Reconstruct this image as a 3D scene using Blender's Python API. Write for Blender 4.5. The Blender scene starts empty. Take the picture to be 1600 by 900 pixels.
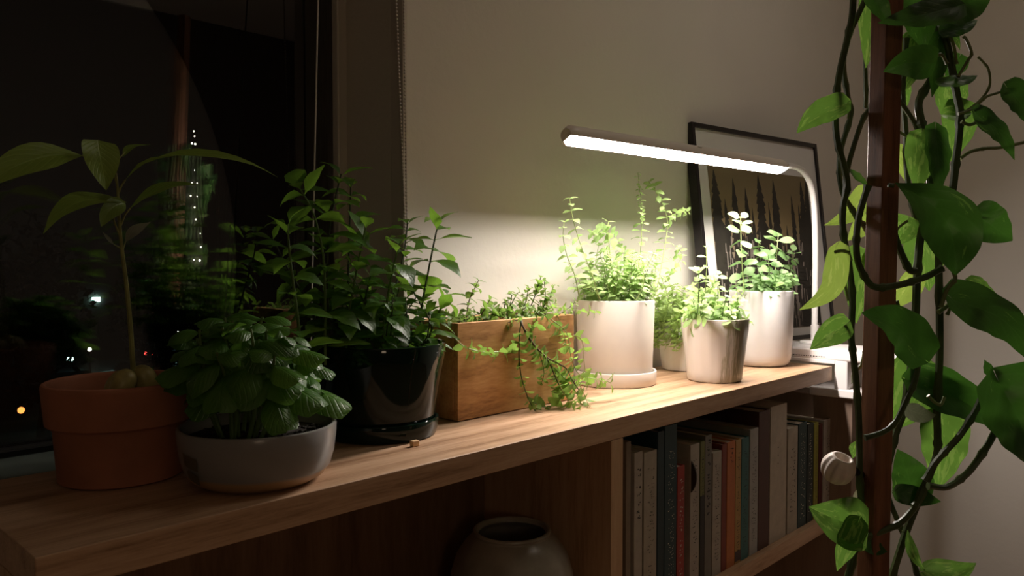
import bpy, math, random
from math import sin, cos, pi, radians, tan, atan2, sqrt
from mathutils import Vector, Matrix, noise
C = bpy.context.scene.collection
SC = bpy.context.scene

# ------------------------------------------------------------------ camera
TOP = 0.88                                   # height of the shelf top over the floor
F = 1232.8
CAM = Vector((-0.1846, -0.6988, TOP + 0.2345))
YAW, PITCH = 0.80778, 0.03365
cd = bpy.data.cameras.new('camera'); cam = bpy.data.objects.new('camera', cd); C.objects.link(cam)
cam.location = CAM; cam.rotation_euler = (pi/2 - PITCH, 0, -YAW)
cd.sensor_width = 36; cd.lens = F/1600*36; cd.clip_start = 0.02; cd.clip_end = 500
SC.camera = cam
fw = Vector((sin(YAW)*cos(PITCH), cos(YAW)*cos(PITCH), -sin(PITCH)))
rt = Vector((cos(YAW), -sin(YAW), 0)); up = rt.cross(fw)

# ------------------------------------------------------------------ world, lights, exposure
SC.view_settings.view_transform = 'Standard'; SC.view_settings.look = 'None'
SC.view_settings.exposure = 0.0; SC.view_settings.gamma = 1.0
w = bpy.data.worlds.new('night'); SC.world = w; w.use_nodes = True
w.node_tree.nodes['Background'].inputs[0].default_value = (0.5, 0.42, 0.38, 1)
w.node_tree.nodes['Background'].inputs[1].default_value = 0.004
LAMP_POWER = 222.0                            # emission strength of the grow light's diffuser
FLOOR_FILL = 5.5                             # glow of the added fill lamp behind the viewer
CEILING_FILL_W = 2.9                              # power of the added overhead fill light

def ray(px, py): return fw + rt*((px-800)/F) - up*((py-450)/F)
def at(px, py, axis, v):                     # point of the world seen at (px,py) on a plane x/y/z = v
    d = ray(px, py); t = (v - CAM[axis])/d[axis]; return CAM + d*t
def dist(px, py, t): return CAM + ray(px, py)*t
def Z(z): return TOP + z

# ------------------------------------------------------------------ helpers
ORG = {}
def tag(o, label=None, cat=None, group=None, kind=None):
    if label: o['label'] = label
    if cat: o['category'] = cat
    if group: o['group'] = group
    if kind: o['kind'] = kind
    return o
def thing(name, label, cat, loc, group=None):
    o = bpy.data.objects.new(name, None); C.objects.link(o); o.location = loc
    o.empty_display_size = .02; ORG[o.name] = Vector(loc)
    return tag(o, label, cat, group)
class MB:
    def __init__(s): s.v=[]; s.f=[]; s.uv=[]
    def add(s, vs, fs, uvs=None):
        b=len(s.v); s.v += [Vector(v) for v in vs]; s.f += [tuple(i+b for i in f) for f in fs]
        s.uv += (uvs if uvs else [(0,0)]*len(vs)); return s
    def box(s, x0,x1,y0,y1,z0,z1):
        vs=[(x,y,z) for z in (z0,z1) for y in (y0,y1) for x in (x0,x1)]
        return s.add(vs,[(0,2,3,1),(4,5,7,6),(0,1,5,4),(2,6,7,3),(0,4,6,2),(1,3,7,5)])
    def obox(s, c, X, Y, Zv):                # oriented box, half vectors
        c=Vector(c); vs=[c+a*X+b*Y+k*Zv for k in (-1,1) for b in (-1,1) for a in (-1,1)]
        return s.add(vs,[(0,2,3,1),(4,5,7,6),(0,1,5,4),(2,6,7,3),(0,4,6,2),(1,3,7,5)])
    def tube(s, pts, r, n=8, caps=True):
        pts=[Vector(p) for p in pts]; m=len(pts); rr=r if isinstance(r,(list,tuple)) else [r]*m
        ref=Vector((.13,.97,.21)); vs=[]; fs=[]; a=None
        for i,p in enumerate(pts):
            t=(pts[min(i+1,m-1)]-pts[max(i-1,0)])
            t=t.normalized() if t.length>1e-9 else Vector((0,0,1))
            if a is None:
                a=t.cross(ref)
                if a.length<.1: a=t.cross(Vector((1,0,0)))
            else: a=a-t*a.dot(t)
            a.normalize(); b=t.cross(a)
            for k in range(n):
                q=2*pi*k/n; vs.append(p+(a*cos(q)+b*sin(q))*rr[i])
        for i in range(m-1):
            for k in range(n):
                k2=(k+1)%n; fs.append((i*n+k,i*n+k2,(i+1)*n+k2,(i+1)*n+k))
        if caps: fs+= [tuple(range(n))[::-1], tuple((m-1)*n+k for k in range(n))]
        return s.add(vs,fs)
    def lathe(s, c, prof, n=96, ell=1.0, wob=None):
        c=Vector(c); vs=[]; fs=[]; m=len(prof)
        for j,(r,z) in enumerate(prof):
            for k in range(n):
                q=2*pi*k/n; R=r*(1+(wob(q,z) if wob else 0)); vs.append(c+Vector((R*cos(q),R*sin(q)*ell,z)))
        for j in range(m-1):
            for k in range(n):
                k2=(k+1)%n; fs.append((j*n+k,j*n+k2,(j+1)*n+k2,(j+1)*n+k))
        fs.append(tuple(range(n))[::-1]); fs.append(tuple((m-1)*n+k for k in range(n)))
        return s.add(vs,fs)
    def ball(s, c, r, n=12, m=8, sc=(1,1,1)):
        c=Vector(c); vs=[]; fs=[]
        for j in range(m+1):
            t=pi*j/m
            for k in range(n):
                q=2*pi*k/n; vs.append(c+Vector((r*sc[0]*sin(t)*cos(q),r*sc[1]*sin(t)*sin(q),r*sc[2]*cos(t))))
        for j in range(m):
            for k in range(n):
                k2=(k+1)%n; fs.append((j*n+k,(j+1)*n+k,(j+1)*n+k2,j*n+k2))
        return s.add(vs,fs)
    def mesh(s, name, smooth=True, org=Vector((0,0,0))):
        me=bpy.data.meshes.new(name); me.from_pydata([tuple(v-org) for v in s.v],[],s.f)
        ul=me.uv_layers.new(name='UVMap').data
        idx=[0]*len(me.loops); me.loops.foreach_get('vertex_index',idx)
        ul.foreach_set('uv',[c for i in idx for c in s.uv[i]])
        if smooth:
            me.polygons.foreach_set('use_smooth',[True]*len(me.polygons))
            try: me.set_sharp_from_angle(angle=radians(38))
            except Exception: pass
        me.update(); return me
    def build(s, name, mat, parent=None, smooth=True, bevel=0, label=None, kind=None, seg=3, org=None):
        og = ORG[parent.name] if parent else (Vector(org) if org else Vector((0,0,0)))
        me=s.mesh(name,smooth,og); me.materials.append(mat)
        o=bpy.data.objects.new(name,me); C.objects.link(o)
        if parent: o.parent=parent
        else: o.location=og
        ORG[o.name]=og
        if bevel:
            b=o.modifiers.new('bevel','BEVEL'); b.width=bevel; b.segments=seg; b.limit_method='ANGLE'; b.harden_normals=True
        if label: o['label']=label
        if kind: o['kind']=kind
        return o
def spline(pts, n=6):
    pts=[Vector(p) for p in pts]
    if len(pts)<3: return [pts[0].lerp(pts[1],i/n) for i in range(n+1)]
    out=[]; P=[2*pts[0]-pts[1]]+pts+[2*pts[-1]-pts[-2]]
    for i in range(1,len(P)-2):
        for k in range(n):
            t=k/n; a,b,c,d=P[i-1],P[i],P[i+1],P[i+2]
            out.append(.5*((2*b)+(c-a)*t+(2*a-5*b+4*c-d)*t*t+(3*b-a-3*c+d)*t**3))
    out.append(pts[-1]); return out

# ------------------------------------------------------------------ materials
class NT:
    def __init__(s, name):
        m=bpy.data.materials.new(name); m.use_nodes=True; s.m=m; s.t=m.node_tree; s.n=s.t.nodes
        s.p=s.n['Principled BSDF']; s.out=s.n['Material Output']
    def node(s, typ, **kw):
        x=s.n.new(typ)
        for k,v in kw.items():
            if k.startswith('i_'):
                key=k[2:].replace('_',' '); x.inputs[int(key) if key.isdigit() else key].default_value=v
            else: setattr(x,k,v)
        return x
    def link(s,a,b): s.t.links.new(a,b)
    def ramp(s, src, stops):
        r=s.n.new('ShaderNodeValToRGB'); e=r.color_ramp.elements
        e[0].position=stops[0][0]; e[0].color=(*stops[0][1],1); e[1].position=stops[-1][0]; e[1].color=(*stops[-1][1],1)
        for p,c in stops[1:-1]: k=e.new(p); k.color=(*c,1)
        s.link(src,r.inputs[0]); return r.outputs[0]
    def noise(s, scale, vec=None, detail=4, rough=.55):
        x=s.node('ShaderNodeTexNoise'); x.inputs['Scale'].default_value=scale; x.inputs['Detail'].default_value=detail; x.inputs['Roughness'].default_value=rough
        if vec: s.link(vec,x.inputs['Vector'])
        return x.outputs['Fac']
    def coord(s, which='Object', scale=(1,1,1)):
        c=s.node('ShaderNodeTexCoord'); m=s.node('ShaderNodeMapping'); m.inputs['Scale'].default_value=scale
        s.link(c.outputs[which],m.inputs['Vector']); return m.outputs[0]
    def bump(s, src, strength=.3, distance=.001):
        b=s.node('ShaderNodeBump'); b.inputs['Strength'].default_value=strength; b.inputs['Distance'].default_value=distance
        s.link(src,b.inputs['Height']); s.link(b.outputs[0],s.p.inputs['Normal']); return b
def plain(name, col, rough=.5, metal=0, spec=.5, coat=0, vary=.0, vscale=30, bump=0, bscale=200):
    t=NT(name); t.p.inputs['Base Color'].default_value=(*col,1); t.p.inputs['Roughness'].default_value=rough
    t.p.inputs['Metallic'].default_value=metal; t.p.inputs['Specular IOR Level'].default_value=spec; t.p.inputs['Coat Weight'].default_value=coat
    if vary:
        n=t.noise(vscale,t.coord()); a=tuple(c*(1-vary) for c in col); b=tuple(min(1,c*(1+vary)) for c in col)
        t.link(t.ramp(n,[(.3,a),(.7,b)]),t.p.inputs['Base Color'])
    if bump: t.bump(t.noise(bscale,t.coord()),bump,.001)
    return t.m
def emis(name, col, s):
    t=NT(name); t.n.remove(t.p); e=t.node('ShaderNodeEmission'); e.inputs[0].default_value=(*col,1); e.inputs[1].default_value=s
    t.link(e.outputs[0],t.out.inputs[0]); return t.m
def wood(name, a, b, c, scale=(1,9,9), rough=.5, big=3.0):
    t=NT(name); v=t.coord('Object',scale)
    n1=t.noise(big,v,6,.6); n2=t.noise(big*9,v,5,.65)
    mx=t.node('ShaderNodeMath',operation='MULTIPLY_ADD'); t.link(n2,mx.inputs[0]); mx.inputs[1].default_value=.45; t.link(n1,mx.inputs[2])
    col=t.ramp(mx.outputs[0],[(.52,a),(.68,b),(.9,c)]); t.link(col,t.p.inputs['Base Color'])
    t.p.inputs['Roughness'].default_value=rough; t.p.inputs['Specular IOR Level'].default_value=.35
    t.bump(n2,.12,.001); return t.m
def leafmat(name, dark, light, trans, rough=.42, vein=.35, tw=.35, veins=7, spec=.5, varieg=None, vthr=.6, bumpy=.3):
    t=NT(name); tc=t.node('ShaderNodeTexCoord'); sx=t.node('ShaderNodeSeparateXYZ'); t.link(tc.outputs['UV'],sx.inputs[0])
    oi=t.node('ShaderNodeObjectInfo')
    # |u-.5| distance from midrib
    a=t.node('ShaderNodeMath',operation='SUBTRACT'); t.link(sx.outputs[0],a.inputs[0]); a.inputs[1].default_value=.5
    ab=t.node('ShaderNodeMath',operation='ABSOLUTE'); t.link(a.outputs[0],ab.inputs[0])
    # side veins: sin((v - |u|*.6)*k)
    m1=t.node('ShaderNodeMath',operation='MULTIPLY_ADD'); t.link(ab.outputs[0],m1.inputs[0]); m1.inputs[1].default_value=-.7; t.link(sx.outputs[1],m1.inputs[2])
    m2=t.node('ShaderNodeMath',operation='MULTIPLY'); t.link(m1.outputs[0],m2.inputs[0]); m2.inputs[1].default_value=veins*2*pi
    m3=t.node('ShaderNodeMath',operation='SINE'); t.link(m2.outputs[0],m3.inputs[0])
    m4=t.node('ShaderNodeMath',operation='POWER',use_clamp=True); m5=t.node('ShaderNodeMath',operation='MULTIPLY_ADD'); t.link(m3.outputs[0],m5.inputs[0]); m5.inputs[1].default_value=.5; m5.inputs[2].default_value=.5
    t.link(m5.outputs[0],m4.inputs[0]); m4.inputs[1].default_value=6
    mid=t.node('ShaderNodeMapRange'); t.link(ab.outputs[0],mid.inputs[0]); mid.inputs[1].default_value=.0; mid.inputs[2].default_value=.035; mid.inputs[3].default_value=1; mid.inputs[4].default_value=0
    mx=t.node('ShaderNodeMath',operation='MAXIMUM'); t.link(mid.outputs[0],mx.inputs[0])
    h=t.node('ShaderNodeMath',operation='MULTIPLY'); t.link(m4.outputs[0],h.inputs[0]); h.inputs[1].default_value=.5; t.link(h.outputs[0],mx.inputs[1])
    # per-leaf tint
    rnd=t.ramp(oi.outputs['Random'],[(0,dark),(1,light)])
    cur=rnd
    if varieg:
        mp=t.node('ShaderNodeMapping'); t.link(tc.outputs['UV'],mp.inputs[0]); mp.inputs['Scale'].default_value=(3.2,1.4,1)
        cmb=t.node('ShaderNodeCombineXYZ'); k=t.node('ShaderNodeMath',operation='MULTIPLY'); t.link(oi.outputs['Random'],k.inputs[0]); k.inputs[1].default_value=47
        t.link(k.outputs[0],cmb.inputs[2]); t.link(k.outputs[0],cmb.inputs[0]); t.link(cmb.outputs[0],mp.inputs['Location'])
        n=t.noise(2.2,mp.outputs[0],6,.6); f=t.node('ShaderNodeMapRange'); t.link(n,f.inputs[0]); f.inputs[1].default_value=vthr; f.inputs[2].default_value=vthr+.05
        q=t.node('ShaderNodeMix',data_type='RGBA'); t.link(f.outputs[0],q.inputs[0]); t.link(cur,q.inputs[6]); q.inputs[7].default_value=(*varieg,1); cur=q.outputs[2]
    q=t.node('ShaderNodeMix',data_type='RGBA'); fm=t.node('ShaderNodeMath',operation='MULTIPLY'); t.link(mx.outputs[0],fm.inputs[0]); fm.inputs[1].default_value=vein
    t.link(fm.outputs[0],q.inputs[0]); t.link(cur,q.inputs[6]); q.inputs[7].default_value=(*[min(1,c*1.7+.03) for c in light],1); cur=q.outputs[2]
    t.link(cur,t.p.inputs['Base Color']); t.p.inputs['Roughness'].default_value=rough; t.p.inputs['Specular IOR Level'].default_value=spec
    nz=t.noise(9,tc.outputs['UV'],3); ad=t.node('ShaderNodeMath',operation='MULTIPLY_ADD'); t.link(mx.outputs[0],ad.inputs[0]); ad.inputs[1].default_value=-.8; t.link(nz,ad.inputs[2])
    t.bump(ad.outputs[0],bumpy,.0015)
    tr=t.node('ShaderNodeBsdfTranslucent'); tm=t.node('ShaderNodeMix',data_type='RGBA'); tm.inputs[0].default_value=.55; t.link(cur,tm.inputs[6]); tm.inputs[7].default_value=(*trans,1)
    t.link(tm.outputs[2],tr.inputs[0]); ms=t.node('ShaderNodeMixShader'); ms.inputs[0].default_value=tw
    t.link(t.p.outputs[0],ms.inputs[1]); t.link(tr.outputs[0],ms.inputs[2]); t.link(ms.outputs[0],t.out.inputs[0]); return t.m

M={}
M['oak']=wood('oak',(.27,.15,.08),(.46,.285,.17),(.60,.40,.26),(1.0,16,16),.42)
M['oak_x']=wood('oak_upright',(.36,.215,.12),(.50,.32,.19),(.58,.39,.24),(14,14,1.2),.5)
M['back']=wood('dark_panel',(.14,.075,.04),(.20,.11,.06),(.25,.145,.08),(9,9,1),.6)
M['box']=wood('acacia',(.30,.14,.05),(.52,.27,.10),(.66,.39,.17),(2.2,12,12),.5,big=2.5)
M['stake']=wood('stake_wood',(.12,.045,.022),(.2,.08,.04),(.28,.12,.06),(30,30,2),.45)
M['cabinet']=wood('cabinet_wood',(.22,.15,.11),(.27,.19,.14),(.31,.22,.16),(7,7,1),.6)
def wall_mat(name,col,b=.35):
    t=NT(name); v=t.coord(); n=t.noise(55,v,5,.6); n2=t.noise(3,v,3)
    t.link(t.ramp(n2,[(.3,tuple(c*.95 for c in col)),(.7,col)]),t.p.inputs['Base Color']); t.p.inputs['Roughness'].default_value=.85
    t.p.inputs['Specular IOR Level'].default_value=.2; t.bump(n,b,.0018); return t.m
M['wall']=wall_mat('plaster',(.78,.74,.67))
M['reveal']=wall_mat('reveal_plaster',(.72,.67,.58),.6)
M['walldim']=wall_mat('dimmed_plaster',(.10,.085,.075))  # unseen walls coloured dark to dim their reflection in the panes
M['ceil']=plain('ceiling_paint',(.75,.73,.7),.9)
M['floor']=wood('floor_boards',(.2,.12,.07),(.28,.17,.1),(.34,.21,.12),(1,6,1),.4)
M['frame']=plain('window_frame_paint',(.62,.57,.5),.4)
M['gasket']=plain('rubber_gasket',(.02,.02,.02),.5)
M['sill']=plain('stone_sill',(.16,.20,.18),.3,vary=.25,vscale=12)
M['terra']=plain('terracotta',(.40,.155,.085),.75,vary=.18,vscale=14,bump=.15,bscale=120)
M['soil']=plain('soil',(.03,.02,.014),.8,vary=.5,vscale=180,bump=1,bscale=160)
M['greenglaze']=plain('dark_green_glaze',(.004,.012,.008),.07,spec=.3)
M['whitepot']=plain('cream_ceramic',(.66,.60,.54),.45,vary=.03)
M['bigpot']=plain('white_ceramic',(.68,.65,.64),.4,vary=.03)
M['backpot']=plain('pale_ceramic',(.74,.70,.64),.5)
M['vase']=plain('stoneware',(.30,.27,.22),.3,vary=.2,vscale=25,bump=.2,bscale=40)
M['vasein']=plain('vase_inside',(.03,.028,.022),.5)
M['plastic']=plain('white_plastic',(.80,.76,.75),.3)
M['lampwhite']=plain('lamp_white',(.80,.77,.75),.35)
M['lamphouse']=plain('lamp_housing_paint',(.8,.72,.63),.4)
M['led']=emis('led_diffuser',(1,.895,.82),LAMP_POWER)
M['black']=plain('black_lacquer',(.012,.009,.01),.25)
M['mat']=plain('passepartout',(.72,.70,.68),.7)
M['cord']=plain('cord_white',(.62,.58,.52),.6)
M['bead']=plain('bead_plastic',(.55,.50,.44),.35)
M['metal']=plain('dark_metal',(.05,.05,.05),.35,metal=.8)
M['cork']=plain('cork',(.7,.45,.24),.8,vary=.3,vscale=100)
M['pod']=plain('pod_skin',(.85,.74,.66),.6,vary=.12,vscale=60,bump=.2,bscale=150)
M['pit']=plain('avocado_seed',(.34,.29,.10),.4,vary=.35,vscale=60)
M['ink']=plain('ink_dark',(.03,.028,.025),.6)
M['inklight']=plain('ink_light',(.7,.68,.6),.6)
M['pages']=plain('paper_pages',(.6,.55,.45),.9)
# two tone glaze for the low bowl: grey glaze above a sandy unglazed foot
t=NT('grey_glaze'); tc=t.node('ShaderNodeTexCoord'); sx=t.node('ShaderNodeSeparateXYZ'); t.link(tc.outputs['Object'],sx.inputs[0])
nz=t.noise(9,tc.outputs['Object'],2); ad=t.node('ShaderNodeMath',operation='MULTIPLY_ADD'); t.link(nz,ad.inputs[0]); ad.inputs[1].default_value=.006; t.link(sx.outputs[2],ad.inputs[2])
t.link(t.ramp(ad.outputs[0],[(.0,(.46,.29,.15)),(.0175,(.46,.29,.15)),(.0185,(.27,.26,.25)),(1,(.27,.26,.25))]),t.p.inputs['Base Color']); t.p.inputs['Roughness'].default_value=.25
M['greybowl']=t.m
# ribbed small pot: pale glaze with dark vertical drips on one side
t=NT('drip_glaze'); v=t.coord('Object',(1,1,.06)); n=t.noise(70,v,4,.6); tc=t.node('ShaderNodeTexCoord'); sx=t.node('ShaderNodeSeparateXYZ'); t.link(tc.outputs['Object'],sx.inputs[0])
g=t.node('ShaderNodeMath',operation='MULTIPLY_ADD'); t.link(sx.outputs[0],g.inputs[0]); g.inputs[1].default_value=5.0; t.link(n,g.inputs[2])
h=t.node('ShaderNodeMath',operation='MULTIPLY_ADD'); t.link(sx.outputs[1],h.inputs[0]); h.inputs[1].default_value=-5.0; t.link(g.outputs[0],h.inputs[2])
t.link(t.ramp(h.outputs[0],[(.45,(.66,.60,.56)),(.54,(.62,.56,.52)),(.60,(.38,.34,.26)),(.64,(.52,.47,.40)),(.70,(.30,.27,.19)),(.85,(.24,.22,.15))]),t.p.inputs['Base Color']); t.p.inputs['Roughness'].default_value=.3
M['drip']=t.m
# glass
t=NT('window_glass'); t.n.remove(t.p); fr=t.node('ShaderNodeFresnel'); fr.inputs[0].default_value=2.2
tr=t.node('ShaderNodeBsdfTransparent'); tr.inputs[0].default_value=(.93,.96,.95,1); gl=t.node('ShaderNodeBsdfGlossy'); gl.inputs['Roughness'].default_value=.0
ms=t.node('ShaderNodeMixShader'); t.link(fr.outputs[0],ms.inputs[0]); t.link(tr.outputs[0],ms.inputs[1]); t.link(gl.outputs[0],ms.inputs[2]); t.link(ms.outputs[0],t.out.inputs[0]); M['glass']=t.m

M['mint']=leafmat('mint_leaf',(.032,.095,.016),(.085,.21,.03),(.38,.70,.06),.38,.22,.42)
M['basil']=leafmat('basil_leaf',(.055,.16,.02),(.09,.23,.03),(.3,.6,.06),.36,.12,.3,bumpy=.5)
M['avocado']=leafmat('avocado_leaf',(.15,.25,.035),(.22,.33,.05),(.5,.7,.1),.4,.35,.25,veins=9)
M['pale']=leafmat('pale_leaf',(.2,.22,.15),(.3,.32,.24),(.3,.35,.2),.5,.2,.2)
M['thyme']=leafmat('thyme_leaf',(.15,.25,.07),(.28,.42,.12),(.5,.85,.15),.5,.2,.4)
M['lemonherb']=leafmat('oregano_leaf',(.24,.36,.13),(.40,.55,.22),(.55,.80,.25),.5,.25,.4)
M['round']=leafmat('round_leaf',(.17,.31,.11),(.27,.42,.17),(.40,.66,.2),.45,.25,.35)
M['creeper']=leafmat('creeper_leaf',(.12,.20,.05),(.22,.35,.08),(.45,.75,.12),.45,.2,.38)
M['fine']=leafmat('fine_leaf',(.24,.34,.11),(.38,.50,.18),(.55,.8,.2),.5,.2,.4)
M['pothos']=leafmat('pothos_leaf',(.018,.065,.012),(.03,.11,.018),(.12,.34,.03),.38,.16,.18,veins=6,varieg=(.16,.27,.07),vthr=.64,bumpy=.15)
M['pothosv']=leafmat('pothos_leaf_variegated',(.03,.095,.018),(.055,.15,.03),(.25,.5,.06),.32,.12,.3,veins=6,varieg=(.23,.33,.10),vthr=.54,bumpy=.18)
M['pothosl']=leafmat('pothos_leaf_lime',(.10,.19,.04),(.15,.25,.06),(.5,.7,.1),.32,.2,.4,veins=6,varieg=(.3,.38,.14),vthr=.58,bumpy=.15)
M['stemg']=plain('green_stem',(.10,.17,.04),.5,vary=.25,vscale=60)
M['stemd']=plain('dark_stem',(.04,.055,.02),.5,vary=.3,vscale=60)
M['stemy']=plain('pale_stem',(.34,.40,.16),.5,vary=.2,vscale=60)
M['stemw']=plain('woody_stem',(.12,.075,.04),.7,vary=.3,vscale=60)
M['vine']=plain('vine_skin',(.06,.09,.028),.4,vary=.35,vscale=40)
M['vinel']=plain('petiole_skin',(.16,.20,.07),.4,vary=.2,vscale=40)
M['trunk']=plain('avocado_stem',(.26,.26,.08),.5,vary=.3,vscale=60)

# ------------------------------------------------------------------ room shell
WY=.292; RX=at(633,330,1,WY)[0]; GY=.452      # wall plane, right reveal, glass plane
ZS=Z(-.012); ZT=Z(1.55); WL=-1.5; X0,X1=-2.2,2.76; Y0=-3.2; HC=2.6
def struct(name, mb, mat, parent=None, bevel=0, smooth=False, label=None):
    o=mb.build(name,mat,parent,smooth,bevel,label=label)
    if not parent: o['kind']='structure'
    return o
struct('floor',MB().box(X0,X1,Y0,WY+.3,-.05,0),M['floor'])
struct('ceiling',MB().box(X0,X1,Y0,WY+.3,HC,HC+.05),M['ceil'])
mb=MB(); mb.box(RX,X1,WY,WY+.3,0,HC); mb.box(X0,WL,WY,WY+.3,0,HC); mb.box(WL,RX,WY,WY+.3,0,ZS-.02); mb.box(WL,RX,WY,WY+.3,ZT,HC)
struct('wall_back',mb,M['wall'])
struct('wall_right',MB().box(X1,X1+.1,Y0,WY+.3,0,HC),M['wall'])
struct('wall_left',MB().box(X0-.1,X0,Y0,WY+.3,0,HC),M['walldim'])
struct('wall_front',MB().box(X0,X1,Y0-.1,Y0,0,HC),M['walldim'])
fy=at(545,200,0,RX)[1]
struct('trim_1',MB().box(RX-.004,RX+.0005,WY+.03,fy,ZS,ZT),M['reveal'],bevel=.001)      # rough plaster band inside the reveal
struct('trim_2',MB().box(RX-.006,RX+.004,WY-.003,WY+.028,ZS,ZT),M['frame'],bevel=.002)   # smooth corner bead
struct('trim_3',MB().box(WL,RX,WY-.002,GY+.05,ZS-.02,ZS),M['sill'],bevel=.003)           # stone sill
# window
gx=at(522,200,1,GY)[0]
mb=MB(); mb.box(RX-.030,RX,fy-.0,GY+.04,ZS,ZT); mb.box(WL,WL+.04,fy,GY+.04,ZS,ZT); mb.box(WL,RX,fy,GY+.04,ZT-.05,ZT); 
win=struct('window_1',mb,M['frame'],bevel=.003)
mb=MB(); mb.box(gx,RX-.030,GY-.02,GY+.025,ZS+.008,ZT-.05); mb.box(WL+.04,gx,GY-.02,GY+.025,ZT-.10,ZT-.05); mb.box(WL+.04,WL+.09,GY-.02,GY+.025,ZS+.008,ZT-.1)
sash=mb.build('sash',M['frame'],win,False,.003); MB().box(WL+.09,gx-.001,GY-.02,GY+.025,ZS+.0085,ZS+.0115).build('darkened_rail',M['gasket'],sash,False)  # bottom rail of the sash, coloured black to subdue a bright lit line
MB().box(gx-.004,gx,GY-.008,GY+.008,ZS+.012,ZT-.1).build('gasket',M['gasket'],sash,False)
MB().box(WL+.085,gx-.002,GY-.004,GY+.004,ZS+.012,ZT-.1).build('pane',M['glass'],sash,False)
MB().box(WL+.085,gx-.002,GY+.014,GY+.018,ZS+.012,ZT-.1).build('pane',M['glass'],sash,False)

# blind cord and bead chain
c0=at(497,0,1,WY+.045); c1=at(487,470,1,WY+.03); d=(c0-c1); 
o=MB().tube([c1-d*.25,c0+d*.9],.0013,8).build('blind_cord',M['cord'],org=c1); tag(o,'thin taut off-white blind cord hanging in front of the dark window glass','cord')
ch=thing('bead_chain','small-beaded blind pull chain hanging in a long loop at the right window corner','chain',at(633,420,1,WY-.012))
def chain(pts):
    mb=MB(); a,b=pts; L=(b-a).length; n=int(L/.0056)
    for i in range(n): mb.ball(a.lerp(b,(i+.5)/n),.0019,6,4)
    mb.tube([a,b],.0006,5); mb.build('strand',M['bead'],ch,kind='stuff')
a0=at(619,0,1,WY-.008); a1=at(632.5,345,1,WY-.014); a0=a1+(a0-a1)*1.8; chain([a0,a1+(a1-a0)*.14])
b0=at(631,0,1,WY-.004); b1=at(635.5,345,1,WY-.010); b0=b1+(b0-b1)*1.8; chain([b0,b1+(b1-b0)*.14])

# ------------------------------------------------------------------ shelf unit
D=.280; L=1.584; TH=.032
sh=thing('bookshelf','long pale oak open shelf unit under the window with plants along its top','shelf',(0,0,0))
MB().box(0,L,0,D,Z(-TH),Z(0)).build('top_board',M['oak'],sh,False,.0012)
MB().box(.7602,.7602+TH-.002,0,D-.008,.14,Z(-TH)-.0005).build('divider',M['oak_x'],sh,False,.001)
zb=Z(-.3697)
MB().box(.7602+TH-.001,L-.001,0,D-.008,zb,zb+TH).build('middle_board',M['oak'],sh,False,.001)
MB().box(TH+.0005,.7597,0,D-.008,zb,zb+TH).build('middle_board',M['oak'],sh,False,.001)
MB().box(0,TH,0,D-.008,0,Z(-TH)-.0005).build('side_panel',M['oak_x'],sh,False,.001)
MB().box(TH,L-.001,0,D-.008,.14,.172).build('bottom_board',M['oak'],sh,False,.001)
MB().box(TH,L-.012,.02,.04,0,.1395).build('plinth',M['oak'],sh,False)
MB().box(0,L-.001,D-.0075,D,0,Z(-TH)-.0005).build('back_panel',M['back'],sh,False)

# ------------------------------------------------------------------ pots
def ring(prof,w):
    """outer wall profile (bottom to top) -> full closed shell with wall thickness w and rounded lip"""
    out=list(prof); r,z=prof[-1]
    out=out+[(r-w*.15,z+w*.35),(r-w*.5,z+w*.5),(r-w*.85,z+w*.35),(r-w,z)]
    for (a,b) in reversed(prof[1:-1]): out.append((max(a-w,.001),max(b,prof[0][1]+w)))
    out.append((max(prof[0][0]-w,.001),prof[0][1]+w)); return out
def disc(c,r,z,mat,parent,name='soil',amp=.002,seed=0):
    mb=MB(); vs=[(c[0],c[1],z)]; n=40; fs=[]; random.seed(seed)
    for j in range(1,9):
        for k in range(n):
            q=2*pi*k/n; rr=r*j/8; e=0 if j==8 else noise.noise(Vector((rr*cos(q)*90,rr*sin(q)*90,seed)))*amp
            vs.append((c[0]+rr*cos(q),c[1]+rr*sin(q),z+e))
    for k in range(n): fs.append((0,1+k,1+(k+1)%n))
    for j in range(7):
        for k in range(n):
            fs.append((1+j*n+k,1+(j+1)*n+k,1+(j+1)*n+(k+1)%n,1+j*n+(k+1)%n))
    return mb.add(vs,fs).build(name,mat,parent)
def clods(c,r,z,parent,n,seed,s=.003):
    rnd=random.Random(seed); mb=MB()
    for i in range(n):
        q=rnd.random()*2*pi; R=r*sqrt(rnd.random()); k=s*(.4+rnd.random())
        mb.ball((c[0]+R*cos(q),c[1]+R*sin(q),z),k,5,4,(1,rnd.uniform(.5,1),rnd.uniform(.4,.8)))
    mb.build('soil_crumbs',M['soil'],parent,kind='stuff')

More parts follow.
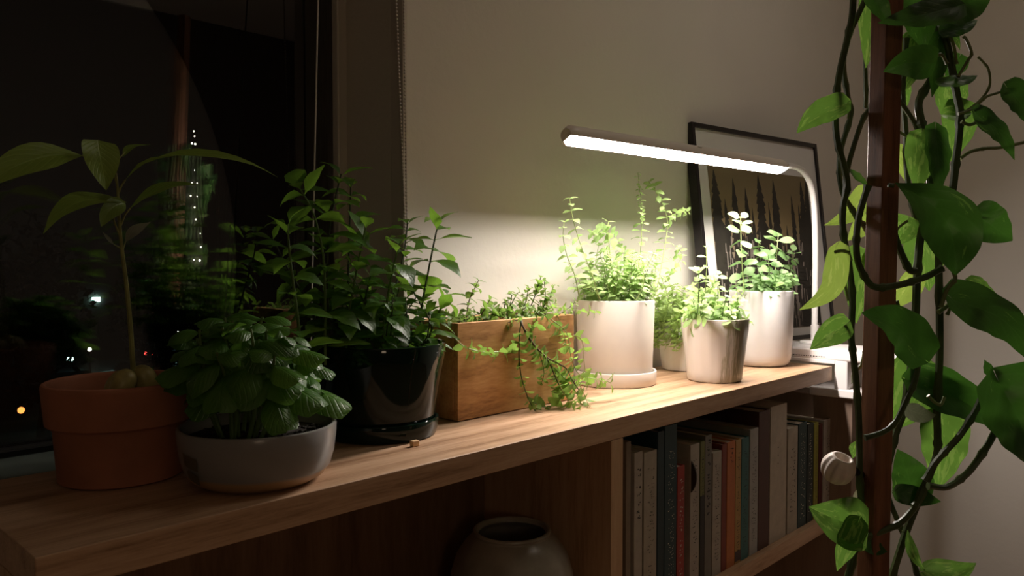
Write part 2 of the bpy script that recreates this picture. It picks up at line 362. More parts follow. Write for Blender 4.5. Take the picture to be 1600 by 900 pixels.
# ------------------------------------------------------------------ leaves
def prof_w(kind,t):
    if kind=='lance': return (sin(pi*min(1,max(0,t))**.85)**1.15)
    if kind=='ovate': return 1.75*(max(0,t)**.62)*((1-t)**.85) if t<1 else 0
    if kind=='round': return sqrt(max(0,1-(2*t-1)**2))**.9 if t<1 else 0
    if kind=='heart': return 2.03*max(0,t)**.32*(1-t)**.93 if t<1 else 0
    if kind=='drop': return sin(pi*t**1.25)**.85 if 0<t<1 else 0
    if kind=='obl': return sin(pi*t**.8)**.8 if 0<t<1 else 0
def leaf_geo(kind,wid,curl=.25,fold=.2,dome=0,nl=6,cols=(-1,-.5,0,.5,1),pet=.08,serr=0,seed=0):
    rnd=random.Random(seed); mb=MB(); vs=[]; uvs=[]; fs=[]; nc=len(cols)
    for i in range(nl+1):
        t=i/nl; tt=max(0,(t-pet)/(1-pet))
        hw=max(.012 if t<=pet else .004, wid/2*prof_w(kind,tt))
        y=sin(t*curl*1.6)/(curl*1.6) if curl else t; z=-(1-cos(t*curl*1.6))/(curl*1.6) if curl else 0
        for c in cols:
            a=abs(c); x=c*hw; zz=z+fold*a*hw*1.2-dome*(a**2)*hw*1.2+.03*wid*sin(9*t+seed+c*2)*a
            yy=y
            if kind=='heart': yy=y-.10*a*(1-tt)**3*1.6
            if serr and a==1: x*=1+serr*(1 if i%2 else -1)
            vs.append((x,yy,zz)); uvs.append((.5+c*.5,t))
    for i in range(nl):
        for k in range(nc-1): fs.append((i*nc+k,i*nc+k+1,(i+1)*nc+k+1,(i+1)*nc+k))
    mb.add(vs,fs,uvs); return mb
def variants(name,mat,specs):
    out=[]
    for i,s in enumerate(specs):
        mb=leaf_geo(seed=i,**s); me=mb.mesh('leaf_'+name); me.materials.append(mat); out.append((me,mb))
    return out
def frame_m(P,d,n,L,W=1):
    d=d.normalized(); x=d.cross(n)
    if x.length<1e-4: x=d.cross(Vector((.3,.5,.8)))
    x.normalize(); z=x.cross(d)
    return Matrix(((x[0]*L*W,d[0]*L,z[0]*L,P[0]),(x[1]*L*W,d[1]*L,z[1]*L,P[1]),(x[2]*L*W,d[2]*L,z[2]*L,P[2]),(0,0,0,1)))
def put_leaves(root,vrs,mat,lst,limit=300,rnd=random):
    org=ORG[root.name]
    lst=sorted(lst,key=lambda a:-(a[3]/((a[0]-CAM).length)))
    for (P,d,n,Ln,W,vi) in lst[:limit]:
        o=bpy.data.objects.new('leaf',vrs[vi%len(vrs)][0]); C.objects.link(o); o.parent=root
        o.matrix_local=Matrix.Translation(-org)@frame_m(P,d,n,Ln,W)
    if lst[limit:]:
        mb=MB()
        for (P,d,n,Ln,W,vi) in lst[limit:]:
            m=frame_m(P,d,n,Ln,W); g=vrs[vi%len(vrs)][1]
            mb.add([m@v for v in g.v],g.f,g.uv)
        mb.build('small_leaves',mat,root,kind='stuff')
def arclen(pts):
    s=[0]
    for a,b in zip(pts,pts[1:]): s.append(s[-1]+(b-a).length)
    return s
def sample(pts,s,q):
    for i in range(len(pts)-1):
        if s[i+1]>=q: 
            t=(q-s[i])/max(1e-9,s[i+1]-s[i]); return pts[i].lerp(pts[i+1],t),(pts[i+1]-pts[i]).normalized()
    return pts[-1],(pts[-1]-pts[-2]).normalized()
UP=Vector((0,0,1))
def sprig(path,spacing,Ln,W,rnd,ang=.45,droop=.0,start=.12,shrink=4,tipsize=.45,whorl=2,jit=.25,tip=True,face=.35):
    """opposite leaf pairs along a stem path (base to tip)"""
    s=arclen(path); T=s[-1]; out=[]; q=T-spacing*.15; k=0; az0=rnd.random()*6.28
    while q>T*start:
        p,t=sample(path,s,q); side=t.cross(Vector((.3,.2,.9)) if abs(t.z)<.9 else Vector((1,0,0))).normalized(); s2=t.cross(side)
        f=tipsize+(1-tipsize)*min(1,k/shrink); az=az0+k*pi/2+rnd.gauss(0,jit)
        for j in range(whorl):
            a=az+j*2*pi/whorl+rnd.gauss(0,jit*.5); h=side*cos(a)+s2*sin(a); e=ang*(1.9 if k<1 else 1.2 if k<2 else 1)+rnd.gauss(0,.15)
            d=(h*cos(e)+t*sin(e)-UP*droop*rnd.uniform(.5,1.3)*(k>1)).normalized(); n=(t*cos(e)-h*sin(e)+UP*.5+Vector((-.45,-.8,.1))*face*2).normalized()
            out.append((p,d,n,Ln*f*rnd.uniform(.8,1.15),W*rnd.uniform(.85,1.15),rnd.randrange(6)))
        q-=spacing*(.55+.45*min(1,k/3))*rnd.uniform(.85,1.15); k+=1
    return out
def stem(root,path,r0,r1,mat,name='stem'):
    n=len(path); MB().tube(path,[r0+(r1-r0)*i/(n-1) for i in range(n)],6).build(name,mat,root)
def wiggle(a,b,rnd,amp=.006,n=5,bow=None):
    a=Vector(a); b=Vector(b); pts=[]
    bow=bow if bow is not None else Vector((rnd.gauss(0,amp),rnd.gauss(0,amp),0))
    for i in range(n+1):
        t=i/n; pts.append(a.lerp(b,t)+bow*sin(pi*t)*2+Vector((rnd.gauss(0,amp*.2),rnd.gauss(0,amp*.2),0))*(0<i<n))
    return pts
def strap(parent,pts,widths,normal,mat,name='leaf',fold=.18,label=None,cols=(-1,-.66,-.33,0,.33,.66,1),wave=.05,seed=0,dome=0):
    """leaf skin over a 3-D midrib; widths are half widths"""
    pts=[Vector(p) for p in pts]; m=len(pts); vs=[]; uv=[]; fs=[]; nc=len(cols); nrm=Vector(normal).normalized()
    for i,p in enumerate(pts):
        t=(pts[min(i+1,m-1)]-pts[max(0,i-1)]).normalized(); x=t.cross(nrm).normalized(); z=x.cross(t)
        for c in cols:
            a=abs(c); hw=widths[i]
            vs.append(p+x*c*hw+z*(fold*a*hw-dome*a*a*hw+wave*hw*sin(i*1.1+seed+c*1.7)*a)); uv.append((.5+.5*c,i/(m-1)))
    for i in range(m-1):
        for k in range(nc-1): fs.append((i*nc+k,i*nc+k+1,(i+1)*nc+k+1,(i+1)*nc+k))
    return MB().add(vs,fs,uv).build(name,mat,parent,label=label)

# --- terracotta pot with avocado ---
c=(.1410,.205)
av=thing('potted_avocado','young avocado plant sprouting from its split stone in a rimmed terracotta pot','potted plant',(c[0],c[1],Z(0)))
H=.1047; zr=.0605
prof=[(.0585,.0),(.0625,.002),(.0665,zr-.003),(.0675,zr-.001),(.0715,zr),(.0735,zr+.002),(.0752,zr+.02),(.0768,H-.004),(.0768,H-.002)]
MB().lathe((c[0],c[1],Z(0)),ring(prof,.0065)).build('pot',M['terra'],av)
disc(c,.066,Z(.078),M['soil'],av,seed=2)
# stone: two halves
base=at(206,600,1,.205)
def halfseed(c,r,rot,sc):
    mb=MB().ball((0,0,0),1,20,14); m=Matrix.Translation(c)@rot.to_4x4()
    for i,v in enumerate(mb.v): mb.v[i]=m@Vector((v.x*r*sc[0],v.y*r*sc[1],v.z*r*sc[2]*(1-.15*v.z)))
    return mb
p1=at(226,593,1,.203); halfseed(p1,.0165,Matrix.Rotation(-.5,3,'Y'),(.80,.95,1.25)).build('seed_half',M['pit'],av)
p2=at(193,598,1,.192); halfseed(p2,.0145,Matrix.Rotation(.55,3,'Y'),(.85,.9,1.25)).build('seed_half',M['pit'],av)
p3=at(184,596,1,.212); halfseed(p3,.0135,Matrix.Rotation(.75,3,'Y'),(.7,.9,1.2)).build('seed_half',M['pit'],av)
YA=.203
st=spline([at(x,y,1,YA) for x,y in ((209,590),(207,560),(203,500),(197,440),(190,385),(186,340),(184,300),(181,270))],4)
stem(av,st,.0030,.0012,M['trunk'])
st=spline([at(187,300,1,YA),at(178,272,1,YA),at(181,255,1,YA+.005),at(195,238,1,YA+.02)],4); stem(av,st,.0010,.0006,M['trunk'],'petiole')
def lf(px,py,y): return at(px,py,1,y)
def lanceleaf(ctrl,wmax,normal,mat,seed,kind='lance',n=14,fold=.2,dome=0,parent=av,wave=.05):
    pts=spline(ctrl,max(2,n//(len(ctrl)-1))); m=len(pts); s=arclen(pts); T=s[-1]
    return strap(parent,pts,[max(.0004,wmax/2*prof_w(kind,q/T)) for q in s],normal,mat,fold=fold,seed=seed,dome=dome,wave=wave)
lanceleaf([lf(128,243,.19),lf(80,243,.175),lf(20,262,.16),lf(-40,300,.15)],.036,(.1,-.75,.75),M['avocado'],1)
stem(av,[lf(180,262,.203),lf(160,246,.197),lf(128,243,.19)],.001,.0009,M['trunk'],'petiole')
lanceleaf([lf(153,219,.18),lf(156,240,.174),lf(162,270,.172),lf(166,297,.176)],.038,(.05,-1,.1),M['avocado'],2,'heart')
stem(av,[lf(181,268,.203),lf(174,240,.192),lf(153,219,.18)],.001,.0008,M['trunk'],'petiole')
lanceleaf([lf(196,281,.2),lf(225,256,.18),lf(275,243,.15),lf(340,245,.13),lf(395,258,.115),lf(434,277,.11)],.034,(-.1,-.35,1),M['avocado'],3)
stem(av,[lf(185,302,.203),lf(190,290,.201),lf(196,281,.2)],.001,.0009,M['trunk'],'petiole')
lanceleaf([lf(204,325,.2),lf(235,303,.19),lf(275,290,.18),lf(312,288,.175)],.028,(-.1,-.4,1),M['avocado'],4)
stem(av,[lf(189,352,.203),lf(195,336,.2),lf(204,325,.2)],.001,.0009,M['trunk'],'petiole')
lanceleaf([lf(198,316,.2),lf(165,312,.185),lf(125,315,.17),lf(90,335,.165),lf(68,365,.165)],.03,(.1,-.5,1),M['avocado'],5)
lanceleaf([lf(196,318,.19),lf(180,322,.18),lf(166,335,.175),lf(158,354,.175)],.030,(.2,-1,.3),M['avocado'],6,'ovate')
stem(av,[lf(186,366,.203),lf(178,345,.196),lf(176,325,.19),lf(190,318,.195)],.001,.0008,M['trunk'],'petiole')
lanceleaf([lf(196,378,.2),lf(208,362,.195),lf(235,347,.19)],.011,(-.3,-1,.3),M['pale'],7)
stem(av,[lf(192,391,.203),lf(196,378,.2)],.0008,.0006,M['stemy'],'petiole')
lanceleaf([lf(178,382,.2),lf(168,372,.195),lf(160,362,.19)],.005,(.3,-1,.3),M['pale'],8)
stem(av,[lf(190,389,.203),lf(178,382,.2)],.0007,.0005,M['stemy'],'petiole')
lanceleaf([lf(192,245,.22),lf(205,230,.23),lf(235,226,.235)],.01,(-.1,-.4,1),M['avocado'],9)

# --- low grey bowl with basil ---
c=(.2367,.0819)
ba=thing('potted_basil','bushy round-leaved basil in a low grey glazed bowl with a sandy foot','potted plant',(c[0],c[1],Z(0)))
prof=[(.050,0),(.060,.0015),(.069,.007),(.0755,.016),(.0795,.030),(.0815,.045),(.0825,.0585)]
MB().lathe((c[0],c[1],Z(0)),ring(prof,.0055)).build('pot',M['greybowl'],ba)
disc(c,.0765,Z(.0475),M['soil'],ba,amp=.004,seed=3); clods(c,.07,Z(.049),ba,160,5)
# small patterned sticker on the left side of the bowl
mb=MB()
for (z0,z1,q0,q1) in ((.030,.043,-3.16,-2.86),(.016,.026,-3.10,-2.86)):
    vs=[];fs=[]
    for i in range(9):
        q=q0+(q1-q0)*i/8
        for zz in (z0,z1):
            R=.0800+(zz-.03)*.10; R=.0803 if zz<.031 and zz>.02 else (.0822 if zz>.04 else .0775)
            vs.append((c[0]+R*cos(q),c[1]+R*sin(q),Z(zz-.004*(i/8))))
    fs=[(2*i,2*i+2,2*i+3,2*i+1) for i in range(8)]; mb.add(vs,fs)
mb.build('sticker',plain('sticker_olive',(.12,.10,.055),.5),ba,label='dark olive sticker')
rnd=random.Random(11); lst=[]
vb=variants('basil',M['basil'],[dict(kind='round',wid=.74+.03*i,curl=.35+.12*i,fold=-.02,dome=.45,nl=8,pet=.05) for i in range(5)])
for i in range(17):
    q=i*2.4; R=.034*sqrt((i+.5)/17); b=Vector((c[0]-.012+R*cos(q),c[1]+R*sin(q),Z(.048)))
    e=Vector((c[0]-.006+R*2.1*cos(q)*1.0,c[1]+.0+R*1.9*sin(q),Z(.186-.9*R+rnd.uniform(-.016,.006)-(.024 if R*cos(q)>.012 else 0))))
    path=wiggle(b,e,rnd,.003); stem(ba,path,.0026,.0015,M['stemg'])
    lst+=sprig(path,.022,.052,1,rnd,ang=.25,droop=.25,start=.48,shrink=2,tipsize=.6)
for i in range(26):   # outer skirt facing out
    q=i*.37*pi+rnd.random()*.3; zz=Z(rnd.uniform(.108,.165)); R=.036+.004*rnd.random(); h=Vector((cos(q),sin(q),0))
    P=Vector((c[0]-.006,c[1],zz))+h*R; lst.append((P,(h*.6-UP*rnd.uniform(.3,.9)).normalized(),(h+UP*.7).normalized(),rnd.uniform(.036,.048),1,rnd.randrange(5)))
put_leaves(ba,vb,M['basil'],lst)

# --- green glazed pot with mint, on its saucer ---
c=(.4659,.172)
o=MB().lathe((c[0],c[1],Z(0)),ring([(.071,0),(.0755,.0015),(.0782,.010),(.0795,.0215)],.0055)).build('saucer',M['greenglaze'],org=(c[0],c[1],Z(0))); tag(o,'glossy dark green saucer under the tall leafy plant','saucer')
mi=thing('potted_mint','tall bushy mint with pointed dark leaves in a glossy dark green pot','potted plant',(c[0],c[1],Z(.006)))
H=.1225
prof=[(.055,.0062),(.064,.0085),(.0705,.015),(.0745,.027),(.077,.045),(.0820,.075),(.0868,.1),(.0895,H)]
MB().lathe((c[0],c[1],Z(0)),ring(prof,.0055)).build('pot',M['greenglaze'],mi)
disc(c,.0815,Z(.105),M['soil'],mi,seed=4)
rnd=random.Random(5); lst=[]
vm=variants('mint',M['mint'],[dict(kind='lance',wid=.46+.04*i,curl=.2+.16*i,fold=.2,nl=8,pet=.08,serr=.06) for i in range(5)])
tall=[(.120,[(468,520),(463,480),(455,420),(451,380),(449,350)],.034),
      (.150,[(508,530),(508,470),(505,400),(490,335),(467,292)],.036),
      (.175,[(520,530),(512,470),(511,411),(517,343),(533,272)],.037),
      (.150,[(540,535),(545,489),(558,418),(572,354)],.036),
      (.135,[(597,540),(604,475),(614,420),(625,380)],.036),
      (.165,[(654,535),(659,480),(668,430),(680,370),(686,345)],.038),
      (.140,[(668,535),(678,505),(692,475),(701,460)],.030),
      (.225,[(600,520),(615,460),(630,400),(637,348)],.028),
      (.215,[(500,520),(480,470),(455,430),(425,372)],.026),
      (.20,[(540,520),(543,470),(545,400),(548,290)],.032)]
for (y,pp,Ln) in tall:
    path=spline([at(px,py,1,y) for px,py in pp],5); path[0].z=min(path[0].z,Z(.105)); stem(mi,path,.0020,.0011,M['stemg'] if y<.16 else M['stemd'])
    lst+=sprig(path,.0195,Ln*1.42,1,rnd,ang=.42,droop=.22,start=.1,shrink=3,tipsize=.75)
for i in range(24):
    q=rnd.random()*6.28; R=.058*sqrt(rnd.random()); b=Vector((c[0]+R*cos(q),c[1]+R*sin(q),Z(.104)))
    e=b+Vector((cos(q)*rnd.uniform(.005,.035),sin(q)*.016,rnd.uniform(.05,.12)))
    path=wiggle(b,e,rnd,.004); stem(mi,path,.0014,.0008,M['stemd'])
    lst+=sprig(path,.018,.033,1,rnd,ang=.35,droop=.2,start=.05,shrink=3,tipsize=.6)
put_leaves(mi,vm,M['mint'],lst)

# --- wooden planter box with creeping herb ---
bx0,bx1,by0,by1,bh=.587,.853,.148,.262,.1445
bo=thing('planter_box','rectangular wooden planter box with small creeping herbs trailing over its front','planter',((bx0+bx1)/2,(by0+by1)/2,Z(0)))
w_=.010
MB().box(bx0,bx1,by0,by0+w_,Z(.0015),Z(bh)).build('front_board',M['box'],bo,False,.0008)
MB().box(bx0,bx1,by1-w_,by1,Z(.0015),Z(bh)).build('back_board',M['box'],bo,False,.0008)
MB().box(bx0,bx0+w_,by0+w_+.0003,by1-w_-.0003,Z(.0015),Z(bh)).build('end_board',M['box'],bo,False,.0008)
MB().box(bx1-w_,bx1,by0+w_+.0003,by1-w_-.0003,Z(.0015),Z(bh)).build('end_board',M['box'],bo,False,.0008)
MB().box(bx0+w_,bx1-w_,by0+w_,by1-w_,Z(.0),Z(.01)).build('bottom_board',M['box'],bo,False)
mb=MB(); g=14
vs=[(bx0+w_+(bx1-bx0-2*w_)*i/g, by0+w_+(by1-by0-2*w_)*j/6, Z(.134)+.003*noise.noise(Vector((i*.9,j*.9,0)))) for j in range(7) for i in range(g+1)]
mb.add(vs,[(j*(g+1)+i,j*(g+1)+i+1,(j+1)*(g+1)+i+1,(j+1)*(g+1)+i) for j in range(6) for i in range(g)]).build('soil',M['soil'],bo)
rnd=random.Random(8); lst=[]
vc=variants('creeper',M['creeper'],[dict(kind='obl',wid=.48+.05*i,curl=.2+.15*i,fold=.2,nl=4,cols=(-1,0,1),pet=.1) for i in range(5)])
yf=by0-.006
def trail(pp,y,Ln,sp=.012,r=.0009,mat='stemy',y1=None,ang=.3,sh_=2,root=bo,L=None,tp=.6,W=1):
    n=len(pp); path=spline([at(px,py,1,y+((y1-y)*i/(n-1) if y1 is not None else 0)) for i,(px,py) in enumerate(pp)],5)
    stem(root,path,r,r*.6,M[mat]); (lst if L is None else L).extend(sprig(path,sp,Ln*1.25,W,rnd,ang=ang,droop=.1,start=.1,shrink=sh_,tipsize=tp,jit=.5))
yc=.2
for pp,Ln,m_ in (([(728,498),(733,470),(741,452),(748,438)],.016,'stemw'),([(752,492),(762,474),(768,464)],.016,'stemw'),
      ([(775,492),(795,480),(800,460)],.015,'stemg'),([(790,494),(806,462),(812,456)],.015,'stemg'),([(825,486),(833,470),(843,440),(845,432)],.018,'stemd'),
      ([(840,492),(850,478),(862,461)],.014,'stemw'),([(812,492),(822,470),(826,448)],.016,'stemg'),([(760,494),(785,486),(790,470)],.014,'stemg'),
      ([(835,490),(855,470),(866,445)],.014,'stemy'),([(848,490),(852,460),(850,438)],.015,'stemg')):
    trail(pp,yc-.01,Ln,.011,.0011,m_)
for i in range(46):
    a=Vector((rnd.uniform(bx0+.012,bx1-.02),rnd.uniform(by0+.014,by1-.02),Z(.135))); d=Vector((rnd.gauss(.012,.02),rnd.gauss(-.003,.012),rnd.uniform(.006,.028)*(.7+.6*(a.x-bx0)/(bx1-bx0))))
    path=wiggle(a,a+d,rnd,.004); stem(bo,path,.0007,.0005,M['stemw']); lst+=sprig(path,.009,.0135,1,rnd,ang=.4,start=.05,shrink=2,tipsize=.7)
# hanging bunch over the front
trail([(812,498),(814,506),(812,520),(811,560),(816,595),(828,628),(840,648)],yf+.003,.013,.014,.0014,'vine',y1=yf-.02)
trail([(814,499),(816,508),(830,535),(855,562),(868,590),(878,610),(888,622)],yf+.003,.018,.011,.0014,'stemd',y1=yf-.035,tp=.9)
trail([(815,500),(818,512),(838,543),(860,562),(884,575),(893,592),(905,610)],yf+.002,.018,.012,.0014,'stemw',y1=yf-.05)
trail([(818,512),(842,550),(868,580),(880,606),(872,628),(850,636),(830,626)],yf+.001,.015,.014,.0010,'stemg',y1=yf-.02)
trail([(868,585),(880,612),(900,640),(922,655)],yf-.03,.018,.010,.0009,'stemy',y1=yf-.06,tp=1)
trail([(842,549),(850,580),(846,600)],yf-.01,.012,.012,.0008,'stemg')
trail([(848,490),(862,505),(878,518)],yf+.0,.016,.013,.0009,'stemy')
trail([(838,492),(838,508),(829,514)],yf+.0,.014,.012,.0009,'stemg')
trail([(712,530),(728,543),(756,550),(783,549),(803,545)],yf-.012,.015,.010,.0009,'stemy')
trail([(864,492),(868,480),(895,484),(935,488)],yc-.04,.010,.012,.0007,'stemy')
trail([(860,498),(885,520),(893,560),(905,585),(930,592),(955,598)],yf-.01,.0165,.017,.0008,'stemy',y1=yf-.05,tp=1)
trail([(884,520),(908,530),(912,560),(918,590),(940,592)],yf+.01,.016,.017,.0008,'stemy',tp=1)
trail([(872,495),(880,520),(886,545)],yf+.0,.013,.013,.0008,'stemy')
trail([(905,600),(918,630),(920,655)],yf-.055,.014,.016,.0007,'stemy',tp=1)
trail([(858,560),(872,590),(895,605),(915,590)],yf-.01,.013,.014,.0008,'stemg')
trail([(866,575),(885,595),(903,618),(908,635)],yf-.03,.018,.009,.0008,'stemg',tp=1)
put_leaves(bo,vc,M['creeper'],lst)

# --- white pot with oregano, on its saucer ---
c=(1.0515,.2075); cw=c
SR=.0795
o=MB().lathe((c[0],c[1],Z(0)),ring([(SR-.006,0),(SR-.002,.0012),(SR-.0008,.006),(SR,.0245)],.0045)).build('saucer',M['whitepot'],org=(c[0],c[1],Z(0))); tag(o,'cream saucer under the tall white herb pot beside the planter box','saucer')
po=thing('potted_oregano','bright light green oregano with wiry stems in a smooth cream straight-sided pot','potted plant',(c[0],c[1],Z(.005)))
H=.159
prof=[(.060,.0052),(.066,.0075),(.0695,.013),(.0712,.025),(.0752,H)]
MB().lathe((c[0],c[1],Z(0)),ring(prof,.005)).build('pot',M['whitepot'],po)
disc(c,.0695,Z(.148),M['soil'],po,seed=6)
rnd=random.Random(21); lst=[]
vo=variants('oregano',M['lemonherb'],[dict(kind='ovate',wid=.72+.05*i,curl=.2+.15*i,fold=.15,nl=5,cols=(-1,-.5,0,.5,1),pet=.12) for i in range(5)])
def T2(pp,y,Ln,sp,r=.0010,mat='stemy',L=lst,root=po,ang=.25,tp=.6,W=1,y1=None,st=.1,face=.35):
    n=len(pp); path=spline([at(px,py,1,y+((y1-y)*i/(n-1) if y1 is not None else 0)) for i,(px,py) in enumerate(pp)],5)
    stem(root,path,r,r*.6,M[mat]); L.extend(sprig(path,sp,Ln,W,rnd,ang=ang,droop=.1,start=st,shrink=3,tipsize=tp,jit=.4,face=face))
T2([(938,470),(925,430),(908,385),(896,345),(890,308)],.19,0.0232,.018,W=.9)
T2([(905,465),(898,430),(886,400),(880,370),(882,345)],.175,0.0232,.019)
T2([(958,470),(955,420),(950,360),(951,345)],.2,0.0247,.016)
T2([(990,470),(1000,400),(1003,350),(1004,325)],.2,0.0261,.014)
T2([(1004,330),(1000,300),(998,285),(997,270)],.2,0.0101,.006,.0006,tp=.8)
T2([(1025,460),(1036,400),(1043,350),(1035,318),(1020,292),(1013,283)],.19,0.0232,.013)
T2([(1043,350),(1052,335),(1075,330)],.19,0.0188,.012,.0006)
T2([(985,450),(975,400),(960,370),(930,362),(925,362)],.21,0.0232,.014,.0006)
T2([(940,465),(930,420),(935,380),(925,365)],.22,0.0232,.014,.0007)
T2([(1030,450),(1050,425),(1065,400),(1058,385)],.19,0.0203,.013,.0006)
for i in range(74):
    q=rnd.random()*6.28; R=.062*sqrt(rnd.random()); b=Vector((c[0]+R*cos(q),c[1]+R*sin(q)*.9,Z(.148)))
    e=b+Vector((cos(q)*rnd.uniform(.005,.03)+rnd.gauss(.006,.014),sin(q)*.012,rnd.uniform(.05,.135)*(1-.25*(R/.062))))
    path=wiggle(b,e,rnd,.005); stem(po,path,.0007,.0005,M['stemy'])
    lst+=sprig(path,.0145,.0185,1,rnd,ang=.3,start=.1,shrink=2,tipsize=.65,jit=.5)
put_leaves(po,vo,M['lemonherb'],lst)

# --- pale pot at the back with fine trailing herb ---
c=(1.3193,.212)
pb=thing('potted_thyme','pale cylinder pot at the wall, half hidden, spilling a cloud of fine-leaved thyme','potted plant',(c[0],c[1],Z(0)))
H=.1116
MB().lathe((c[0],c[1],Z(0)),ring([(.048,0),(.0515,.0015),(.0535,.006),(.0668,H)],.005)).build('pot',M['backpot'],pb)
disc(c,.0605,Z(.1),M['soil'],pb,seed=7)
rnd=random.Random(31); lst=[]
vf=variants('thyme',M['fine'],[dict(kind='obl',wid=.5+.05*i,curl=.2+.2*i,fold=.2,nl=3,cols=(-1,0,1),pet=.1) for i in range(5)])
for i in range(50):
    q=rnd.random()*6.28; R=.052*sqrt(rnd.random()); b=Vector((c[0]+R*cos(q),c[1]+R*sin(q),Z(.1)))
    e=b+Vector((cos(q)*rnd.uniform(.01,.035)-.012,sin(q)*.015-.006,rnd.uniform(.03,.085)))
    path=wiggle(b,e,rnd,.006); stem(pb,path,.0007,.0005,M['stemy']); lst+=sprig(path,.0095,.0175,1,rnd,ang=.3,start=.1,shrink=2,tipsize=.7,jit=.5)
for i in range(26):
    q=rnd.uniform(2.6,5.6); h=Vector((cos(q),sin(q),0)); b=Vector((c[0],c[1],Z(.105)))+h*.05
    path=spline([b,b+h*.020+UP*.018,b+h*.032-UP*.004,b+h*rnd.uniform(.02,.034)-UP*rnd.uniform(.03,.062)],5)
    stem(pb,path,.0006,.0004,M['stemy']); lst+=sprig(path,.0095,.0155,1,rnd,ang=.3,start=.1,shrink=2,tipsize=.7,jit=.5)
put_leaves(pb,vf,M['fine'],lst)

# --- small drip-glazed pot with lemon herb ---
c=(1.2164,.0865)
ps=thing('potted_herb','leafy light green herb in the smallest pot, tapered with brown vertical drip glaze','potted plant',(c[0],c[1],Z(0)))
H=.1213
prof=[(.046,0),(.0505,.0015),(.053,.005),(.0545,.02),(.0600,.07),(.0642,H-.02),(.0655,H)]
MB().lathe((c[0],c[1],Z(0)),ring(prof,.004),wob=lambda q,z:.0025*sin(z*900)*(.0<z<H-.004)+.004*sin(q*22)*(z<H-.004)*(z>.004)).build('pot',M['drip'],ps)
disc(c,.061,Z(.108),M['soil'],ps,seed=8)
rnd=random.Random(41); lst=[]
vl=variants('balm',M['lemonherb'],[dict(kind='ovate',wid=.72+.05*i,curl=.25+.15*i,fold=.15,nl=6,cols=(-1,-.5,0,.5,1),pet=.1,serr=.05) for i in range(5)])
T2([(1100,495),(1103,440),(1104,410),(1103,384)],.09,0.0240,.028,root=ps,L=lst,face=.7)
T2([(1090,495),(1092,450),(1091,420)],.075,0.0312,.013,root=ps,L=lst,face=.7,tp=.9,mat='stemg')
T2([(1120,495),(1122,460),(1120,428)],.085,0.0276,.012,root=ps,L=lst,face=.7,tp=.8,mat='stemg')
T2([(1140,495),(1148,470),(1152,455),(1165,462)],.07,0.0120,.012,.0006,root=ps,L=lst,face=.7)
T2([(1138,497),(1150,480),(1155,490),(1160,500),(1172,505)],.04,0.0192,.012,.0009,root=ps,L=lst,face=.7,mat='stemg')
for i in range(26):
    q=rnd.random()*6.28; R=.048*sqrt(rnd.random()); b=Vector((c[0]+R*cos(q),c[1]+R*sin(q),Z(.108)))
    e=b+Vector((cos(q)*rnd.uniform(.005,.03)-.008,sin(q)*.02,rnd.uniform(.02,.06)))
    path=wiggle(b,e,rnd,.004); stem(ps,path,.001,.0007,M['stemg']); lst+=sprig(path,.014,.026,1,rnd,ang=.25,start=.1,shrink=2,tipsize=.7,jit=.5)
for (px,py) in ((1091,505),(1098,508)): P=at(px,py-14,1,.018); lst.append((P,Vector((.1*(px-1094)/4,-.3,-1)),Vector((-.3,-1,.3)),.020,1.2,1))
put_leaves(ps,vl,M['lemonherb'],lst)

# --- big white pot with round-leaved plant ---
c=(1.5005,.129)
pg=thing('potted_plant','round-leaved pale green plant with two tall shoots in the largest white pot by the lamp','potted plant',(c[0],c[1],Z(0)))
H=.1667
prof=[(.045,0),(.054,.0015),(.0605,.006),(.0645,.014),(.0665,.028),(.0690,.08),(.0706,H)]
MB().lathe((c[0],c[1],Z(0)),ring(prof,.005)).build('pot',M['bigpot'],pg)
disc(c,.065,Z(.156),M['soil'],pg,seed=9)
rnd=random.Random(51); lst=[]
vr=variants('round',M['round'],[dict(kind='ovate',wid=.86+.04*i,curl=.2+.12*i,fold=.08,nl=7,pet=.12,dome=.1) for i in range(5)])
T2([(1163,455),(1160,420),(1158,380),(1157,338)],.12,0.0384,.024,.0014,root=pg,L=lst,face=1.3,ang=.3,tp=.75,mat='stemy')
T2([(1208,455),(1212,420),(1214,390),(1216,368)],.12,0.0396,.020,.0013,root=pg,L=lst,face=1.3,ang=.3,tp=.85,mat='stemy')
T2([(1230,450),(1236,425),(1240,400),(1238,392)],.13,0.0312,.016,.0012,root=pg,L=lst,face=1.3,ang=.3,tp=.8,mat='stemg')
T2([(1185,450),(1186,425),(1188,400),(1186,378)],.15,0.0336,.016,.0012,root=pg,L=lst,face=1.3,ang=.3,tp=.8,mat='stemg')
T2([(1200,450),(1202,420),(1200,398)],.10,0.0336,.016,.0012,root=pg,L=lst,face=1.3,ang=.3,tp=.8,mat='stemg')
for i in range(20):
    q=rnd.random()*6.28; R=.055*sqrt(rnd.random()); b=Vector((c[0]+R*cos(q),c[1]+R*sin(q),Z(.156)))
    e=b+Vector((cos(q)*rnd.uniform(.0,.026),sin(q)*.015,rnd.uniform(.018,.06)))
    path=wiggle(b,e,rnd,.003); stem(pg,path,.001,.0007,M['stemg']); lst+=sprig(path,.014,.026,1,rnd,ang=.2,start=.1,shrink=2,tipsize=.7,jit=.5,face=.9)
put_leaves(pg,vr,M['round'],lst)

# cork chip
p=at(648,697,2,Z(0)); o=MB().box(p.x-.006,p.x+.005,p.y-.004,p.y+.003,Z(0),Z(.0075)).build('cork_chip',M['cork'],None,False,.0012,org=(p.x,p.y,Z(0))); tag(o,'tiny light brown chip lying beside the dark green saucer','chip')

# --- stoneware vase on the middle board ---
vc_=at(800,828,1,.115); zt=vc_.z; rv=(at(862,828,1,.115)-at(742,828,1,.115)).length/2*.70
zs=zb+TH; hh=zt-zs
